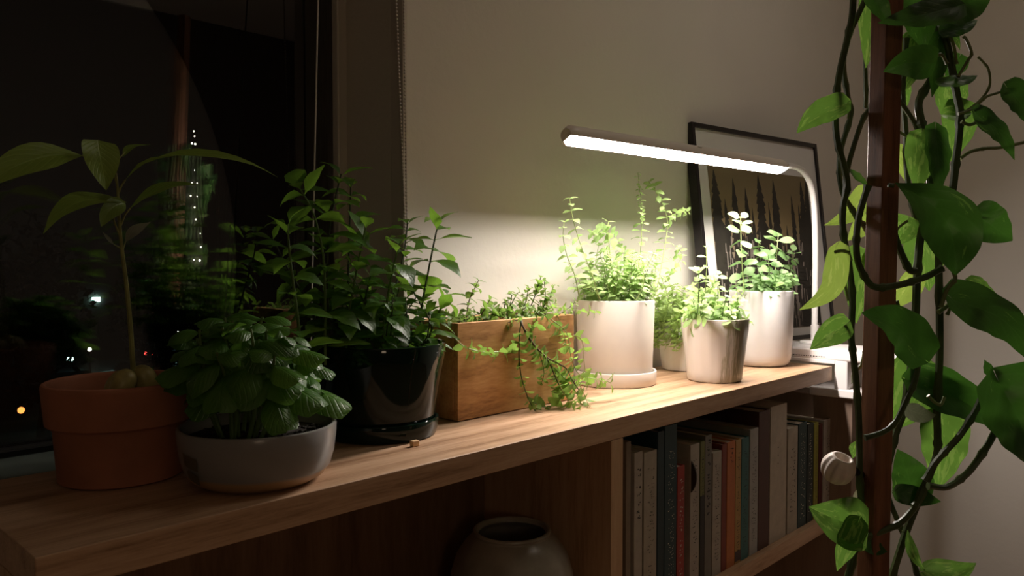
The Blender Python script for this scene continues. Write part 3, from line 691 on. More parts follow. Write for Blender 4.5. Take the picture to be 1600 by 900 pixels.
# radius from the apparent half width at this distance
dep=(vc_-CAM).dot(fw); rr=58*dep/F
prof=[(rr*.95,0),(rr*1.02,.003),(rr*1.35,hh*.18),(rr*1.62,hh*.42),(rr*1.66,hh*.58),(rr*1.5,hh*.78),(rr*1.25,hh*.90),(rr*1.08,hh*.955),(rr*1.03,hh*.975),(rr*1.06,hh*.995)]
pp=[]; q=[Vector((a,b,0)) for a,b in prof]
pp=[(v.x,v.y) for v in spline(q,4)]
va=MB().lathe((vc_.x,vc_.y,zs),ring(pp,.007),wob=lambda q,z:.004*sin(z*260)).build('vase',M['vase'],org=(vc_.x,vc_.y,zs)); tag(va,'round-bellied brownish grey stoneware jar with open mouth on the lower shelf','vase')

# ------------------------------------------------------------------ books
YB=.014
def ink_marks(x0,x1,z0,z1,y,rnd,size,dens=.8):
    mb=MB(); xm=(x0+x1)/2; z=z1; w=(x1-x0)
    while z>z0:
        h=size*rnd.uniform(.5,1.1)
        if rnd.random()<dens:
            for k in range(3):
                a=xm+rnd.uniform(-w/2,w/2-size*.15); b=min(x1,a+size*rnd.uniform(.12,.6)); zz=z-rnd.uniform(0,h*.7)
                mb.box(a,max(b,a+.0004),y-.0003,y+.0002,zz-h*rnd.uniform(.12,.3),zz)
        z-=h*1.25
    return mb
def book(pxl,pxr,pytop,col,label,depth=.15,ink=None,seed=0,yb=YB,rough=.55,inkrange=(.1,.9),inksize=.006,lean=0,band=None,nm='book'):
    xl=at(pxl,760,1,yb).x; xr=at(pxr,760,1,yb).x; zt=at((pxl+pxr)/2,pytop,1,yb).z; x0=xl+.0004; x1=xr-.0004; z0=zs
    b=thing(nm,label,'book',((x0+x1)/2,yb,z0),'books on the right shelf compartment')
    depth=min(depth,D-.010-yb); t=min(.0018,(x1-x0)*.2)
    mt=plain('cover_%d'%seed,col,rough,vary=.12,vscale=40)
    mb=MB(); mb.box(x0,x1,yb,yb+t,z0,zt); mb.box(x0,x0+t,yb+t,yb+depth,z0,zt); mb.box(x1-t,x1,yb+t,yb+depth,z0,zt)
    cv=mb.build('cover',mt,b,False,min(.0008,t*.4),seg=2)
    MB().box(x0+t,x1-t,yb+t,yb+depth-.003,z0+.003,zt-.003).build('pages',M['pages'],b,False)
    rn=random.Random(seed*7+1); h=zt-z0; w=x1-x0
    if ink:
        ink_marks(x0+w*.28,x1-w*.22,z0+h*inkrange[0],z0+h*inkrange[1],yb,rn,inksize).build('spine_print',M[ink],cv,False,kind='stuff')
    if band:
        for (f0,f1,bc) in band: MB().box(x0+.0002,x1-.0002,yb-.0004,yb+.0002,z0+h*f0,z0+h*f1).build('spine_band',plain('band_%d'%seed,bc,.5),cv,False)
    return b
B=[(978,986,690,(.20,.15,.10),'thin brown worn booklet right beside the shelf divider',.13,None),
 (991,1004,706,(.38,.34,.29),'off-white slim book with black brush marks, second from the divider',.17,'ink'),
 (1006,1026.5,705,(.37,.33,.27),'beige book with a thin vertical line of print, left of the dark teal books',.17,'ink'),
 (1027.5,1038,674,(.010,.035,.045),'very dark navy book standing left of the taller dark teal book',.2,None),
 (1038.5,1057.5,664,(.012,.045,.055),'tall dark teal book left of the thin red book',.2,'inklight'),
 (1058.5,1070,728,(.33,.035,.025),'short thin red book with pale lettering, lowest in the row',.13,'inklight'),
 (1078.5,1093,694,(.42,.38,.33),'off-white book with the round dark disc standing against its left side',.17,'ink'),
 (1094,1101,690,(.16,.17,.05),'narrow black and olive green book left of the one with bold lettering',.15,'ink'),
 (1101.5,1112,680,(.17,.16,.14),'grey book with big bold black and white lettering down the spine',.18,'ink'),
 (1113.5,1127.5,706,(.40,.36,.31),'shorter off-white book just left of the rust red and orange pair',.15,'ink'),
 (1128,1135.5,694,(.20,.035,.018),'slim rust red book left of the wide orange one',.16,None),
 (1136,1148.8,690,(.50,.16,.045),'bright orange book with two dark dots at the top of the spine',.16,'ink'),
 (1149.3,1158,687,(.42,.25,.08),'mustard yellow slim book right of the orange one',.16,'ink'),
 (1158.5,1170,684,(.03,.13,.13),'teal green book with dark title between mustard and pale grey',.17,'ink'),
 (1171.5,1184.5,670,(.36,.36,.35),'pale grey blue book left of the large dark brown one',.19,'ink'),
 (1185,1202,642,(.07,.022,.012),'large dark brown hardcover left of the widest beige book',.22,None),
 (1203,1228.5,633,(.48,.42,.34),'widest and tallest beige book with three small dots on the spine',.22,None),
 (1230.5,1246,668,(.42,.37,.30),'beige book with a long black title right of the widest one',.17,'ink'),
 (1246.8,1260,661,(.012,.04,.04),'dark green-teal book with tiny silver print',.18,'inklight'),
 (1261,1270.5,662,(.012,.022,.016),'blackish green book left of the yellow one',.18,'inklight'),
 (1271.3,1278,661,(.30,.29,.04),'thin olive yellow book near the right end of the row',.17,'ink'),
 (1278.8,1284.5,663,(.09,.018,.014),'very thin dark maroon book left of the last white book',.17,None),
 (1286,1300,655,(.44,.40,.36),'white book at the right end of the row, few black signs on its spine',.2,'ink')]
for i,(a,b,t_,col,lab,dp,ink) in enumerate(B):
    kw={}
    if i==8: kw=dict(inksize=.013,inkrange=(.45,.97))
    if i==17: kw=dict(inksize=.009,inkrange=(.2,.8))
    if i==1: kw=dict(inksize=.010,inkrange=(.5,.92))
    if i==4: kw=dict(inksize=.004,band=[(.0,.085,(.2,.03,.035))])
    if i==7: kw=dict(band=[(.0,.62,(.012,.012,.01))])
    if i==11: kw=dict(inksize=.008,inkrange=(.85,.95))
    if i==12: kw=dict(inksize=.005,inkrange=(.1,.9),band=[(.02,.1,(.05,.02,.02))])
    if i==22: kw=dict(inksize=.007,inkrange=(.05,.95))
    if i==20: kw=dict(inksize=.003)
    book(a,b,t_,col,lab,dp,ink,seed=i+1,**kw)
xw=at(1216,700,1,YB).x; mb=MB()
for py in (699,711,724): q_=at(1216,py,1,YB).z; mb.box(xw-.0012,xw+.0012,YB-.0003,YB+.0002,q_-.0012,q_+.0012)
mb.build('dots',M['ink'],bpy.data.objects['book.016'],False)
# round dark disc standing between the red and the off-white book
xd=at(1075,750,1,.02).x
pt=at(1088,747,0,xd); zc=pt.z; yc_=pt.y; rD=.5*(at(1075,709,0,xd).z-at(1075,785,0,xd).z)
mb=MB(); n=48
for s_ in (0,1):
    pass
vs=[(xd+s_*.003,yc_+rD+rD*cos(2*pi*k/n),zc+rD*sin(2*pi*k/n)) for s_ in (0,1) for k in range(n)]
fs=[tuple(range(n)),tuple(range(2*n-1,n-1,-1))]+[(k,n+k,n+(k+1)%n,(k+1)%n) for k in range(n)]
vs=[Vector(v) for v in vs]
o=MB().add([v for v in vs],fs).build('disc',plain('disc_olive',(.05,.045,.02),.35),None,True,0,org=(xd,yc_+rD,zs)); tag(o,'round dark olive disc wedged upright between the red book and an off-white book','disc')
# ------------------------------------------------------------------ white appliance at the right end + its cabinet
XA=1.5925; XB=1.735
def mac(px0,px1,py0,py1): 
    a=at(px0,py0,0,XA); b=at(px1,py1,0,XA); return a.y,b.y,a.z,b.z
ap=thing('appliance','white plastic machine with rounded edges, an arm and dark small print at the shelf end','appliance',(XA+.07,0.05,Z(-.072)))
zt_=at(1300,546.5,0,XA).z; zl=Z(.004)
y_r=at(1402,556,0,XA).y; yl=D-.005
zbot=at(1311,622,0,XA).z; zarm=at(1340,568,0,XA).z
amo=MB().box(XA,XB,y_r,yl,zarm,zt_).build('arm',M['plastic'],ap,True,.006,seg=4)
yc0=at(1303,590,0,XA).y; yc1=at(1324,590,0,XA).y
MB().box(XA+.001,XB-.01,yc1,yc0,zbot+.003,zarm+.004).build('column',M['plastic'],ap,True,.003)
ybr=at(1352,618,0,XA).y; ybl=at(1264,612,0,XA).y
MB().box(XA,XB-.005,ybr,ybl,zbot,at(1340,611,0,XA).z).build('base',M['plastic'],ap,True,.004,seg=4)
MB().box(XA-.0005,XA+.01,yc0-.002,yl,Z(.003),zarm+.003).build('front_lip',M['plastic'],ap,True,.002)
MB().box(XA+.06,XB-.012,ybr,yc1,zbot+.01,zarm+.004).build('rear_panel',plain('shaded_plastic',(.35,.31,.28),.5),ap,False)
MB().box(XA-.001,XA+.004,y_r-.0015,y_r+.004,zarm+.003,zt_-.005).build('latch',M['plastic'],amo,True,.001)
rn=random.Random(3); mb=MB(); y_=at(1236,552,0,XA).y; ye=at(1288,558,0,XA).y; zz=at(1262,555.5,0,XA).z; k=0
while y_>ye:
    wv=rn.uniform(.002,.005); hgt=rn.uniform(.0012,.0026); mb.box(XA-.0003,XA+.0002,y_-wv,y_,zz-hgt/2,zz+hgt/2); y_-=wv+rn.uniform(.001,.003)
mb.build('small_print',M['ink'],amo,False,kind='stuff')
o=MB().box(XA+.021,XA+.10,-.035,D,0,zbot-.0005).build('side_cabinet',M['cabinet'],None,False,.002,org=(XA+.05,.1,0)); tag(o,'narrow brown wooden cabinet behind the right end of the shelf, under the white machine','cabinet')

# ------------------------------------------------------------------ picture
k=1.012; cc=Vector((CAM.x,CAM.y,CAM.z-TOP))
def sc_(p): p=Vector(p); q=cc+(p-cc)*k; return Vector((q.x,q.y,q.z+TOP))
BL,BR,TR,TL=[sc_(p) for p in ((1.422,.206,.034),(1.970,.142,.034),(1.977,.206,.558),(1.430,.270,.558))]
X=(BR-BL); Wp=X.length; X.normalize(); U=(TL-BL); Hp=U.length; U=(U-X*U.dot(X)).normalized(); N=X.cross(U).normalized()  # N toward the camera
if N.y>0: N=-N
zoff=zt_-BL.z
pic=thing('framed_picture','black framed print of dark conifer trees leaning on the wall behind the lamp','picture',BL.lerp(BR,.5))
def pb_(u0,u1,v0,v1,n0,n1): 
    c_=BL+X*((u0+u1)/2)+U*((v0+v1)/2)+N*((n0+n1)/2); return (c_,X*(u1-u0)/2,U*(v1-v0)/2,N*(n1-n0)/2)
fwid=.011
mb=MB()
for a in ((0,fwid,0,Hp,-.024,0),(Wp-fwid,Wp,0,Hp,-.024,0),(fwid,Wp-fwid,0,fwid,-.024,0),(fwid,Wp-fwid,Hp-fwid,Hp,-.024,0)): mb.obox(*pb_(*a))
mb.build('frame',M['black'],pic,False,.0008)
MB().obox(*pb_(fwid,Wp-fwid,fwid,Hp-fwid,-.009,-.006)).build('passepartout',M['mat'],pic,False)
u0,u1,v0,v1=.052,Wp-.062,.032,Hp-.098
t=NT('print_sky'); v=t.coord('Generated'); sx=t.node('ShaderNodeSeparateXYZ'); t.link(v,sx.inputs[0]); n=t.noise(5,v,5)
m_=t.node('ShaderNodeMath',operation='MULTIPLY_ADD'); t.link(n,m_.inputs[0]); m_.inputs[1].default_value=.25; t.link(sx.outputs[2],m_.inputs[2])
t.link(t.ramp(m_.outputs[0],[(.1,(.10,.08,.07)),(.45,(.30,.24,.20)),(.8,(.26,.19,.09)),(1.0,(.22,.17,.09))]),t.p.inputs['Base Color']); t.p.inputs['Roughness'].default_value=.6
MB().obox(*pb_(u0,u1,v0,v1,-.0058,-.0052)).build('print',t.m,pic,False)
rnd=random.Random(77); mb=MB(); 
def pt2(u,v,n): return BL+X*u+U*v+N*n
def conifer(mb,u,top,w,n,base=None,rnd=rnd):
    base=v0 if base is None else base; steps=40; vs=[]; 
    for i in range(steps+1):
        f=i/steps; hw=w*1.35*(.05+.95*min(1,f*2.6)**.75)*((1.0 if i%2 else .62)+.35*rnd.random())
        v=top-(top-base)*f+(.004 if i%2==0 else -.003)
        vs.append((max(u0,min(u1,u-hw)),v)); vs.append((max(u0,min(u1,u+hw*rnd.uniform(.7,1.2))),v-.003))
    V=[pt2(a,max(v0,b),n) for a,b in vs]; mb.add(V,[(2*i,2*i+1,2*i+3,2*i+2) for i in range(steps)])
W_=u1-u0; H_=v1-v0
for i,(fu,ft,fw_) in enumerate(((.05,.97,.05),(.13,.80,.03),(.22,.93,.035),(.33,.88,.028),(.38,.76,.02),(.47,.97,.045),(.55,.80,.02),(.62,.95,.038),(.72,.66,.02),(.80,.86,.024),(.87,.80,.02),(.92,.96,.04),(.98,.98,.04),(.28,.6,.03),(.68,.55,.03),(.42,.55,.03),(.84,.5,.03),(.1,.55,.04),(.55,.5,.04),(.95,.5,.04))):
    conifer(mb,u0+fu*W_,v0+ft*H_,fw_*W_,-.0051+.00002*i)
mb.build('print_trees',plain('print_tree_ink',(.028,.024,.018),.6,vary=.3,vscale=30),pic,False)
mb=MB()
for i in range(150):
    u=rnd.uniform(u0+.004,u1-.004); v=v0+rnd.random()**1.2*.62*H_; h_=rnd.uniform(.01,.05); w2=rnd.uniform(.001,.004)
    mb.add([pt2(u-w2,max(v0,v-h_),-.0044),pt2(u+w2*.5,max(v0,v-h_),-.0044),pt2(u+w2,v,-.0044),pt2(u-w2*.3,v,-.0044)],[(0,1,2,3)])
mb.build('print_highlights',plain('print_pale_ink',(.27,.23,.20),.7),pic,False,kind='stuff')

# ------------------------------------------------------------------ grow lamp
foot=at(1272,534,2,zt_+.004); foot.z=zt_
la=thing('grow_lamp','white swan-neck desk lamp with a long glowing LED bar over the herb pots','lamp',foot)
MB().lathe(foot,[(.030,.0),(.034,.001),(.034,.004),(.032,.006),(.010,.0075),(.008,.009),(.0001,.009)],40).build('foot',M['lampwhite'],la)
Yv=foot.y
arm=[Vector((foot.x,foot.y,foot.z+.006))]+[at(px,py,1,Yv) for px,py in ((1273,500),(1274,430),(1274,370),(1272,320),(1267,290),(1257,270),(1243,261),(1229,259))]
arm=spline(arm,5); MB().tube(arm,[.0072]*(len(arm)-8)+[.0066]*8,12).build('arm',M['lampwhite'],la)
MB().tube([at(1273,530,1,Yv),at(1273,508,1,Yv)],.0095,14).build('collar',M['lampwhite'],la)
A=at(1226,262,1,Yv); Bp=at(884,211,1,Yv+.012); ax=(Bp-A); LL=ax.length; ax.normalize(); sd=ax.cross(UP).normalized()
if sd.y>0: sd=-sd      # sd: horizontal, toward the room
R=.0165; tilt=radians(30)   # the lit face is turned toward the room
def circ_pt(s,th,r=R): # th=0 straight down, positive toward the room
    a=th+tilt; return A+ax*s-UP*cos(a)*r+sd*sin(a)*r
def shell(th0,th1,r,nS=90,nT=18,flat=False):
    mb=MB(); vs=[]; 
    for i in range(nS+1):
        s=LL*i/nS; e=1.0
        d0=min(s,LL-s); 
        if s<.03: e=.45+.55*sqrt(max(0,1-(1-s/.03)**2))
        if LL-s<.012: e=.65+.35*sqrt(max(0,1-(1-(LL-s)/.012)**2))
        for j in range(nT+1): th=th0+(th1-th0)*j/nT; vs.append(circ_pt(s,th,r*e*((cos(HA)/cos(th)*.9+.1) if flat else 1)))
    fs=[(i*(nT+1)+j,i*(nT+1)+j+1,(i+1)*(nT+1)+j+1,(i+1)*(nT+1)+j) for i in range(nS) for j in range(nT)]
    fs+=[tuple(range(nT+1)),tuple(nS*(nT+1)+j for j in range(nT,-1,-1))]
    return mb.add(vs,fs)
HA=radians(52)
hs=shell(HA,2*pi-HA,R,nT=28).build('housing',M['lamphouse'],la)
shell(-HA,HA,R*.985,flat=True).build('diffuser',M['led'],hs)
sw=A+ax*(LL*.50); mb=MB().ball(circ_pt(LL*.50,radians(110),R),.004,12,8,(2,1,.5)); mb.build('switch',M['lampwhite'],hs)

# ------------------------------------------------------------------ pothos on a wooden stake
DP=1.03; DP*=.8
def Q(px,py,dd=0): return dist(px,py,DP+dd)
ph=thing('climbing_pothos','variegated pothos vines with glossy heart-shaped leaves climbing a square wooden stake','potted plant',(Q(1385,450).x,Q(1385,450).y,0))
# stake
top=Q(1386.5,0); bot=Q(1364,900); ax2=(top-bot).normalized(); a_=bot-ax2*((bot.z-.02)/ax2.z); b_=top+ax2*.35
hw=.0112; fx=rt*cos(.35)+fw*sin(.35)*1; fx=(fx-ax2*fx.dot(ax2)).normalized(); fz=ax2.cross(fx).normalized()
MB().obox((a_+b_)/2,fx*hw,fz*hw,ax2*((b_-a_).length/2)).build('stake',M['stake'],ph,False,.0016)
pc=Vector((a_.x,a_.y,0))
MB().lathe(pc,ring([(.09,0),(.1,.004),(.125,.22)],.006)).build('pot',M['terra'],ph); disc(pc,.118,.19,M['soil'],ph,seed=12)
def vine(pp,r=.0026,dd=0,mat='vine',dd1=None,name='vine'):
    n=len(pp); pts=spline([Q(x,y,dd+((dd1-dd)*i/(n-1) if dd1 is not None else 0)) for i,(x,y) in enumerate(pp)],5)
    m=len(pts); r*=1.3; rr=[r*(1+.3*(i%9==0)) for i in range(m)]
    MB().tube(pts,rr,8).build(name,M[mat],ph)
for pp,r,dd in (
 ([(1334,-30),(1332,20),(1325,57),(1312,113),(1306,160),(1307,213),(1318,257),(1324,290),(1317,325),(1318,367),(1326,409),(1332,468),(1330,522),(1334,561),(1338,600),(1342,660),(1343,740),(1346,820),(1330,881),(1322,930)],.0027,.0),
 ([(1356,-10),(1338,30),(1325,60),(1318,100),(1325,153),(1330,177),(1315,230),(1311,262),(1316,300),(1332,328),(1342,345),(1362,356)],.0022,.02),
 ([(1352,40),(1352,95),(1353,150),(1352,170)],.0018,.05),
 ([(1366,100),(1362,160),(1347,190),(1327,253),(1320,300),(1318,340)],.0021,.012),
 ([(1356,290),(1342,339),(1338,382),(1342,413),(1356,440),(1370,449),(1395,447),(1418,442),(1448,432),(1472,419)],.0026,-.03),
 ([(1463,-20),(1466,20),(1477,59),(1485,94),(1495,148),(1500,176),(1498,216),(1494,248),(1488,300),(1474,360),(1467,398),(1468,480),(1468,558),(1464,640),(1465,680),(1463,713),(1445,759),(1418,825),(1394,900),(1385,940)],.0031,.01),
 ([(1478,0),(1458,60),(1459,110),(1454,126),(1436,158),(1438,184),(1444,206),(1450,232),(1454,300),(1444,345),(1437,380),(1433,430),(1431,480),(1428,530),(1423,577),(1412,640),(1398,680),(1383,740),(1354,831),(1330,887),(1318,930)],.0033,.025),
 ([(1416,60),(1413,110),(1410,140),(1415,204),(1416,256),(1421,300),(1432,350)],.0024,.04),
 ([(1401,152),(1418,175),(1437,205),(1452,228)],.0020,.03),
 ([(1396,362),(1405,388),(1420,420),(1432,424)],.0028,.0),
 ([(1396,290),(1388,289)],.0016,-.03),
 ([(1351,684),(1378,676),(1399,660),(1418,622),(1430,595),(1436,560),(1437,553)],.0021,-.04),
 ([(1354,839),(1383,828),(1405,818),(1425,798),(1432,785)],.0026,-.01),
 ([(1383,761),(1393,790),(1410,831),(1425,870),(1437,910)],.0022,.03),
 ([(1450,759),(1479,761),(1505,745),(1522,727),(1543,696),(1556,672)],.0026,-.02),
 ([(1445,751),(1460,725),(1479,703),(1500,680),(1525,640),(1545,598),(1553,592)],.0026,-.03),
 ([(1400,470),(1403,480),(1408,492)],.002,.02),
 ):
    vine(pp,r,dd)
for pp,r,dd in (
 ([(1325,185),(1326,172),(1318,165)],.0010,0),
 ([(1497,120),(1512,95),(1518,83),(1510,62),(1505,57)],.0012,0),
 ([(1497,178),(1520,170),(1540,152),(1556,146),(1575,140)],.0011,-.01),
 ([(1500,180),(1530,158),(1546,135),(1545,110),(1537,98),(1528,89)],.0010,.01),
 ([(1502,190),(1515,195),(1527,190),(1530,183)],.0013,-.01),
 ([(1500,248),(1517,237),(1540,232),(1560,231),(1585,226),(1610,220)],.0014,.02),
 ([(1330,407),(1325,395),(1315,391),(1303,394)],.0012,-.01),
 ([(1326,525),(1322,512),(1320,508)],.0011,-.01),
 ([(1450,232),(1420,215),(1400,203)],.0012,.03),
 ([(1470,480),(1480,452),(1492,437),(1490,425),(1487,416)],.0016,-.05),
 ([(1466,488),(1480,478),(1490,468),(1494,470)],.0018,-.03),
 ([(1480,492),(1492,465),(1505,445),(1514,440)],.0013,0),
 ([(1449,548),(1445,560),(1437,552)],.0014,-.04),
 ([(1508,343),(1518,338),(1527,337)],.0010,-.01),
 ([(1450,618),(1460,628),(1470,632),(1476,620)],.0012,-.02),
 ([(1335,580),(1346,570),(1352,545),(1360,510),(1368,485)],.0015,.02),
 ([(1326,470),(1320,440),(1320,415)],.0012,.02),
 ([(1342,345),(1352,360),(1356,372)],.0012,.02),
 ([(1480,100),(1470,85),(1455,95),(1450,102)],.0013,-.02),
 ([(1495,100),(1490,70),(1480,48)],.0012,0),
 ([(1396,368),(1405,355),(1418,345)],.0010,.03),
 ([(1410,831),(1418,828)],.001,.01),
 ([(1418,620),(1430,585),(1438,565)],.0012,.02),
 ): vine(pp,r,dd,'vinel',name='petiole')
TC=-fw
def pleaf(base,tip,wpx,mat='pothos',nd=(0,0,0),dd=0,dt=0,bow=0,kind='heart',fold=.12,seed=0,bz=.05,label=None):
    rr_=random.Random(seed+5); nd=(nd[0]+rr_.uniform(-.3,.3),nd[1],nd[2]+rr_.uniform(-.2,.3))
    b=Q(*base,dd); t=Q(*tip,dd+dt); n=(TC+Vector(nd)).normalized(); d=(t-b).normalized(); x=d.cross(n).normalized(); z=x.cross(d)
    N_=20; pts=[]; ws=[]; dep_=(b-CAM).dot(fw); W=wpx*dep_/F*1.15
    Ln=(t-b).length
    for i in range(N_+1):
        f=i/N_; pts.append(b.lerp(t,f)+x*bow*Ln*sin(pi*f)+z*bz*Ln*sin(pi*f)); ws.append(max(.0004,W/2*prof_w(kind,f)))
    o=strap(ph,pts,ws,n,M[mat],fold=fold,seed=seed,wave=.06,dome=.15)
    if kind=='heart':      # pull the two lobes back past the stalk
        me=o.data; nc=7
        for i in range(7):
            for c_ in range(nc):
                a=abs(c_-3)/3; v=me.vertices[i*nc+c_]; v.co-=d*Ln*.16*a**.8*(1-i/7)**1.6
    return o
LV=[((1470,40),(1500,66),34,'pothos',(0,0,0),.03,0,0),
 ((1418,60),(1424,110),34,'pothosv',(.2,0,0),.06,0,0),
 ((1498,90),(1478,128),30,'pothos',(-.2,0,0),.06,0,0),
 ((1400,120),(1418,165),30,'pothosv',(0,0,0),.07,0,0),
 ((1318,164),(1245,208),40,'pothosv',(0,0,.5),-.01,.01,.08),
 ((1362,-8),(1353,106),36,'pothosv',(-.3,0,0),.03,.0,.0),
 ((1490,10),(1372,36),46,'pothos',(0,0,.3),-.03,-.01,-.05),
 ((1425,-5),(1443,78),58,'pothos',(0,0,.1),.0,.0,0),
 ((1484,12),(1548,-22),48,'pothos',(0,0,-.4),-.01,.0,.1),
 ((1474,48),(1527,31),28,'pothos',(0,0,.45),.0,.0,.1),
 ((1490,56),(1500,78),8,'pothosv',(0,0,0),.01,0,0),
 ((1452,100),(1380,112),46,'pothos',(0,0,-.3),-.04,0,.1),
 ((1466,62),(1456,152),34,'pothos',(.3,0,0),.01,0,0),
 ((1432,62),(1406,150),44,'pothosv',(-.2,0,0),.05,0,0),
 ((1482,128),(1474,186),50,'pothosv',(0,0,0),.05,.0,0,),
 ((1470,128),(1527,118),22,'pothos',(0,0,.45),.0,.01,.1),
 ((1500,166),(1486,252),48,'pothosv',(.1,0,0),.04,0,.0),
 ((1476,178),(1518,176),26,'pothosv',(0,0,.5),.03,0,.1),
 ((1527,180),(1585,250),44,'pothos',(0,0,.1),-.02,.0,-.1),
 ((1574,138),(1612,200),50,'pothos',(0,0,.1),-.02,.0,-.05),
 ((1440,214),(1432,300),44,'pothosv',(-.3,0,0),.02,.0,0),
 ((1462,206),(1466,306),52,'pothos',(.3,0,0),.005,.0,.02),
 ((1402,232),(1414,282),22,'pothosl',(-.3,0,0),.05,0,0),
 ((1399,286),(1493,430),78,'pothos',(0,0,.15),-.05,-.01,-.17,'drop'),
 ((1470,300),(1500,326),28,'pothosv',(0,0,.4),.01,0,0),
 ((1525,337),(1582,376),56,'pothos',(0,0,0),-.02,.0,0),
 ((1418,344),(1400,384),40,'pothosv',(0,0,.4),.04,0,0),
 ((1440,355),(1452,455),56,'pothosv',(.1,0,0),.05,0,0),
 ((1430,432),(1398,482),34,'pothosl',(0,0,0),.04,0,0),
 ((1514,440),(1557,459),27,'pothosv',(0,0,.4),.0,0,.1),
 ((1492,470),(1622,578),70,'pothos',(0,0,.35),-.05,-.02,-.16),
 ((1437,556),(1346,489),72,'pothos',(0,0,.3),-.06,-.01,.12),
 ((1320,508),(1266,546),38,'pothosv',(0,0,.3),-.01,0,.05),
 ((1303,391),(1249,484),34,'pothosl',(-.2,0,.1),-.01,0,-.22),
 ((1348,296),(1288,352),30,'pothosl',(0,0,.4),.03,0,-.18),
 ((1356,344),(1325,376),28,'pothosl',(0,0,0),.04,0,0),
 ((1336,398),(1338,505),40,'pothosv',(-.2,0,0),.05,0,0),
 ((1362,400),(1346,420),26,'pothosl',(0,0,0),.05,0,0),
 ((1344,822),(1264,792),70,'pothosv',(.2,0,.2),-.02,0,-.05),
 ((1340,818),(1308,892),40,'pothosv',(.4,0,.2),-.03,0,.05),
 ((1440,574),(1392,672),84,'pothosv',(0,0,.0),.05,0,.0),
 ((1430,600),(1568,672),66,'pothos',(0,0,.3),.02,0,-.05),
 ((1420,640),(1462,648),26,'pale',(0,0,.4),.0,0,.1),
 ((1472,650),(1466,765),72,'pothosv',(.1,0,.1),.04,0,0),
 ((1428,772),(1402,702),56,'pothos',(.2,0,0),.03,0,0),
 ((1404,770),(1470,784),28,'pothos',(0,0,.3),.02,0,0),
 ((1430,722),(1436,764),18,'pale',(0,0,.3),.04,0,0),
 ((1560,596),(1618,730),118,'pothos',(0,0,.1),-.05,0,.0),
 ((1548,590),(1538,562),16,'pothos',(0,0,.1),-.04,0,0),
 ((1448,892),(1525,880),36,'pothosv',(0,0,.5),.0,0,.1),
 ((1418,828),(1446,892),15,'pothosv',(0,0,0),.0,0,.12),
 ((1326,263),(1362,292),18,'pothos',(0,0,.6),.01,0,.12),
 ((1352,842),(1386,862),24,'pothos',(0,0,.2),-.01,0,.1),
 ((1338,575),(1330,600),10,'pale',(0,0,0),.03,0,0),
 ((1341,688),(1332,716),18,'pothosv',(0,0,0),.02,0,0),
 ((1342,762),(1336,792),12,'pale',(0,0,0),.02,0,0),
 ((1360,-5),(1390,40),30,'pothos',(0,0,.0),-.03,0,.0),
 ((1322,560),(1350,640),0,'pothos',(0,0,0),0,0,0)]
for i,(b,t_,w_2,mt,nd,dd,dt,bow,*kd) in enumerate(LV):
    if w_2: pleaf(b,t_,w_2,mt,nd,dd,dt,bow,seed=i,fold=.16+.13*(i%3),kind=kd[0] if kd else 'lance' if w_2<20 else 'heart')
# ribbed pod-like ornament at the stake
pc_=Q(1309,733,-.0)
od=thing('pod_ornament','small ribbed cream pod-shaped holder with a round hole beside the wooden stake','ornament',pc_)
rw=.0165
axp=(rt*.25+UP*.95-fw*.35).normalized(); m=axp.to_track_quat('Z','Y').to_matrix().to_4x4()
prof=[(.001,-.92),(.35,-.90),(.70,-.70),(.93,-.35),(1.0,.05),(.93,.45),(.76,.78),(.62,.90),(.52,.90),(.46,.80),(.40,.45),(.001,.35)]
pp=[(v.x,v.y) for v in spline([Vector((a,b,0)) for a,b in prof],3)]
mb=MB(); mb.lathe((0,0,0),pp,64,wob=lambda q,z:.055*sin(q*11)*max(0,1-abs(z*.8)**2) if z<.85 else 0)
mb.v=[Matrix.Translation(pc_)@m@(v*rw) for v in mb.v]; mb.build('pod',M['pod'],od)
MB().tube([pc_+rt*rw*.75,Q(1338,737),Q(1352,745,.005)],[.006,.0045,.004],10).build('clip',M['metal'],od)

# ------------------------------------------------------------------ outside: night street, tower, trees
GZ=-6.0
t=NT('asphalt'); t.p.inputs['Base Color'].default_value=(.03,.03,.032,1); t.p.inputs['Roughness'].default_value=.5
o=MB().box(-160,160,3,200,GZ-.2,GZ).build('ground_outside',t.m); o['kind']='structure'
fac=plain('dark_facade',(.16,.13,.125),.8,vary=.1,vscale=.5); fac2=plain('grey_facade',(.30,.26,.27),.8)
lw=emis('lamp_white',(1,.95,.85),9); lc=emis('lamp_cyan',(.55,1,.9),12); lr=emis('lamp_red',(1,.06,.05),5); lo=emis('lamp_orange',(1,.25,.05),5); lwin=emis('lamp_warm',(1,.85,.7),7)
fol=plain('night_foliage',(.012,.018,.008),.8)
# tower with a column of lights
YT=70.
tw=at(303,300,1,YT); w3=(at(318,300,1,YT)-at(292,300,1,YT)).length/2
to=thing('lit_tower','slim dark high-rise far outside with a vertical column of small white lights','building',(tw.x,YT,GZ))
MB().box(tw.x-w3,tw.x+w3,YT,YT+6,GZ,at(303,236,1,YT).z).build('tower_body',fac,to,False)
MB().tube([Vector((tw.x,YT+1,at(303,240,1,YT).z)),Vector((tw.x,YT+1,at(303,203,1,YT).z))],.25,8).build('mast',M['metal'],to)
for (px,py) in ((303,205),(304,213),(300,224),(305,225),(304,266),(300,286),(308,286),(298,306),(308,307),(304,324),(306,343),(313,365),(314,386),(303,406),(312,407)):
    MB().ball(at(px,py,1,YT-.3),.05+.05*((px*7+py)%3)/2,8,6).build('light',lwin,to)
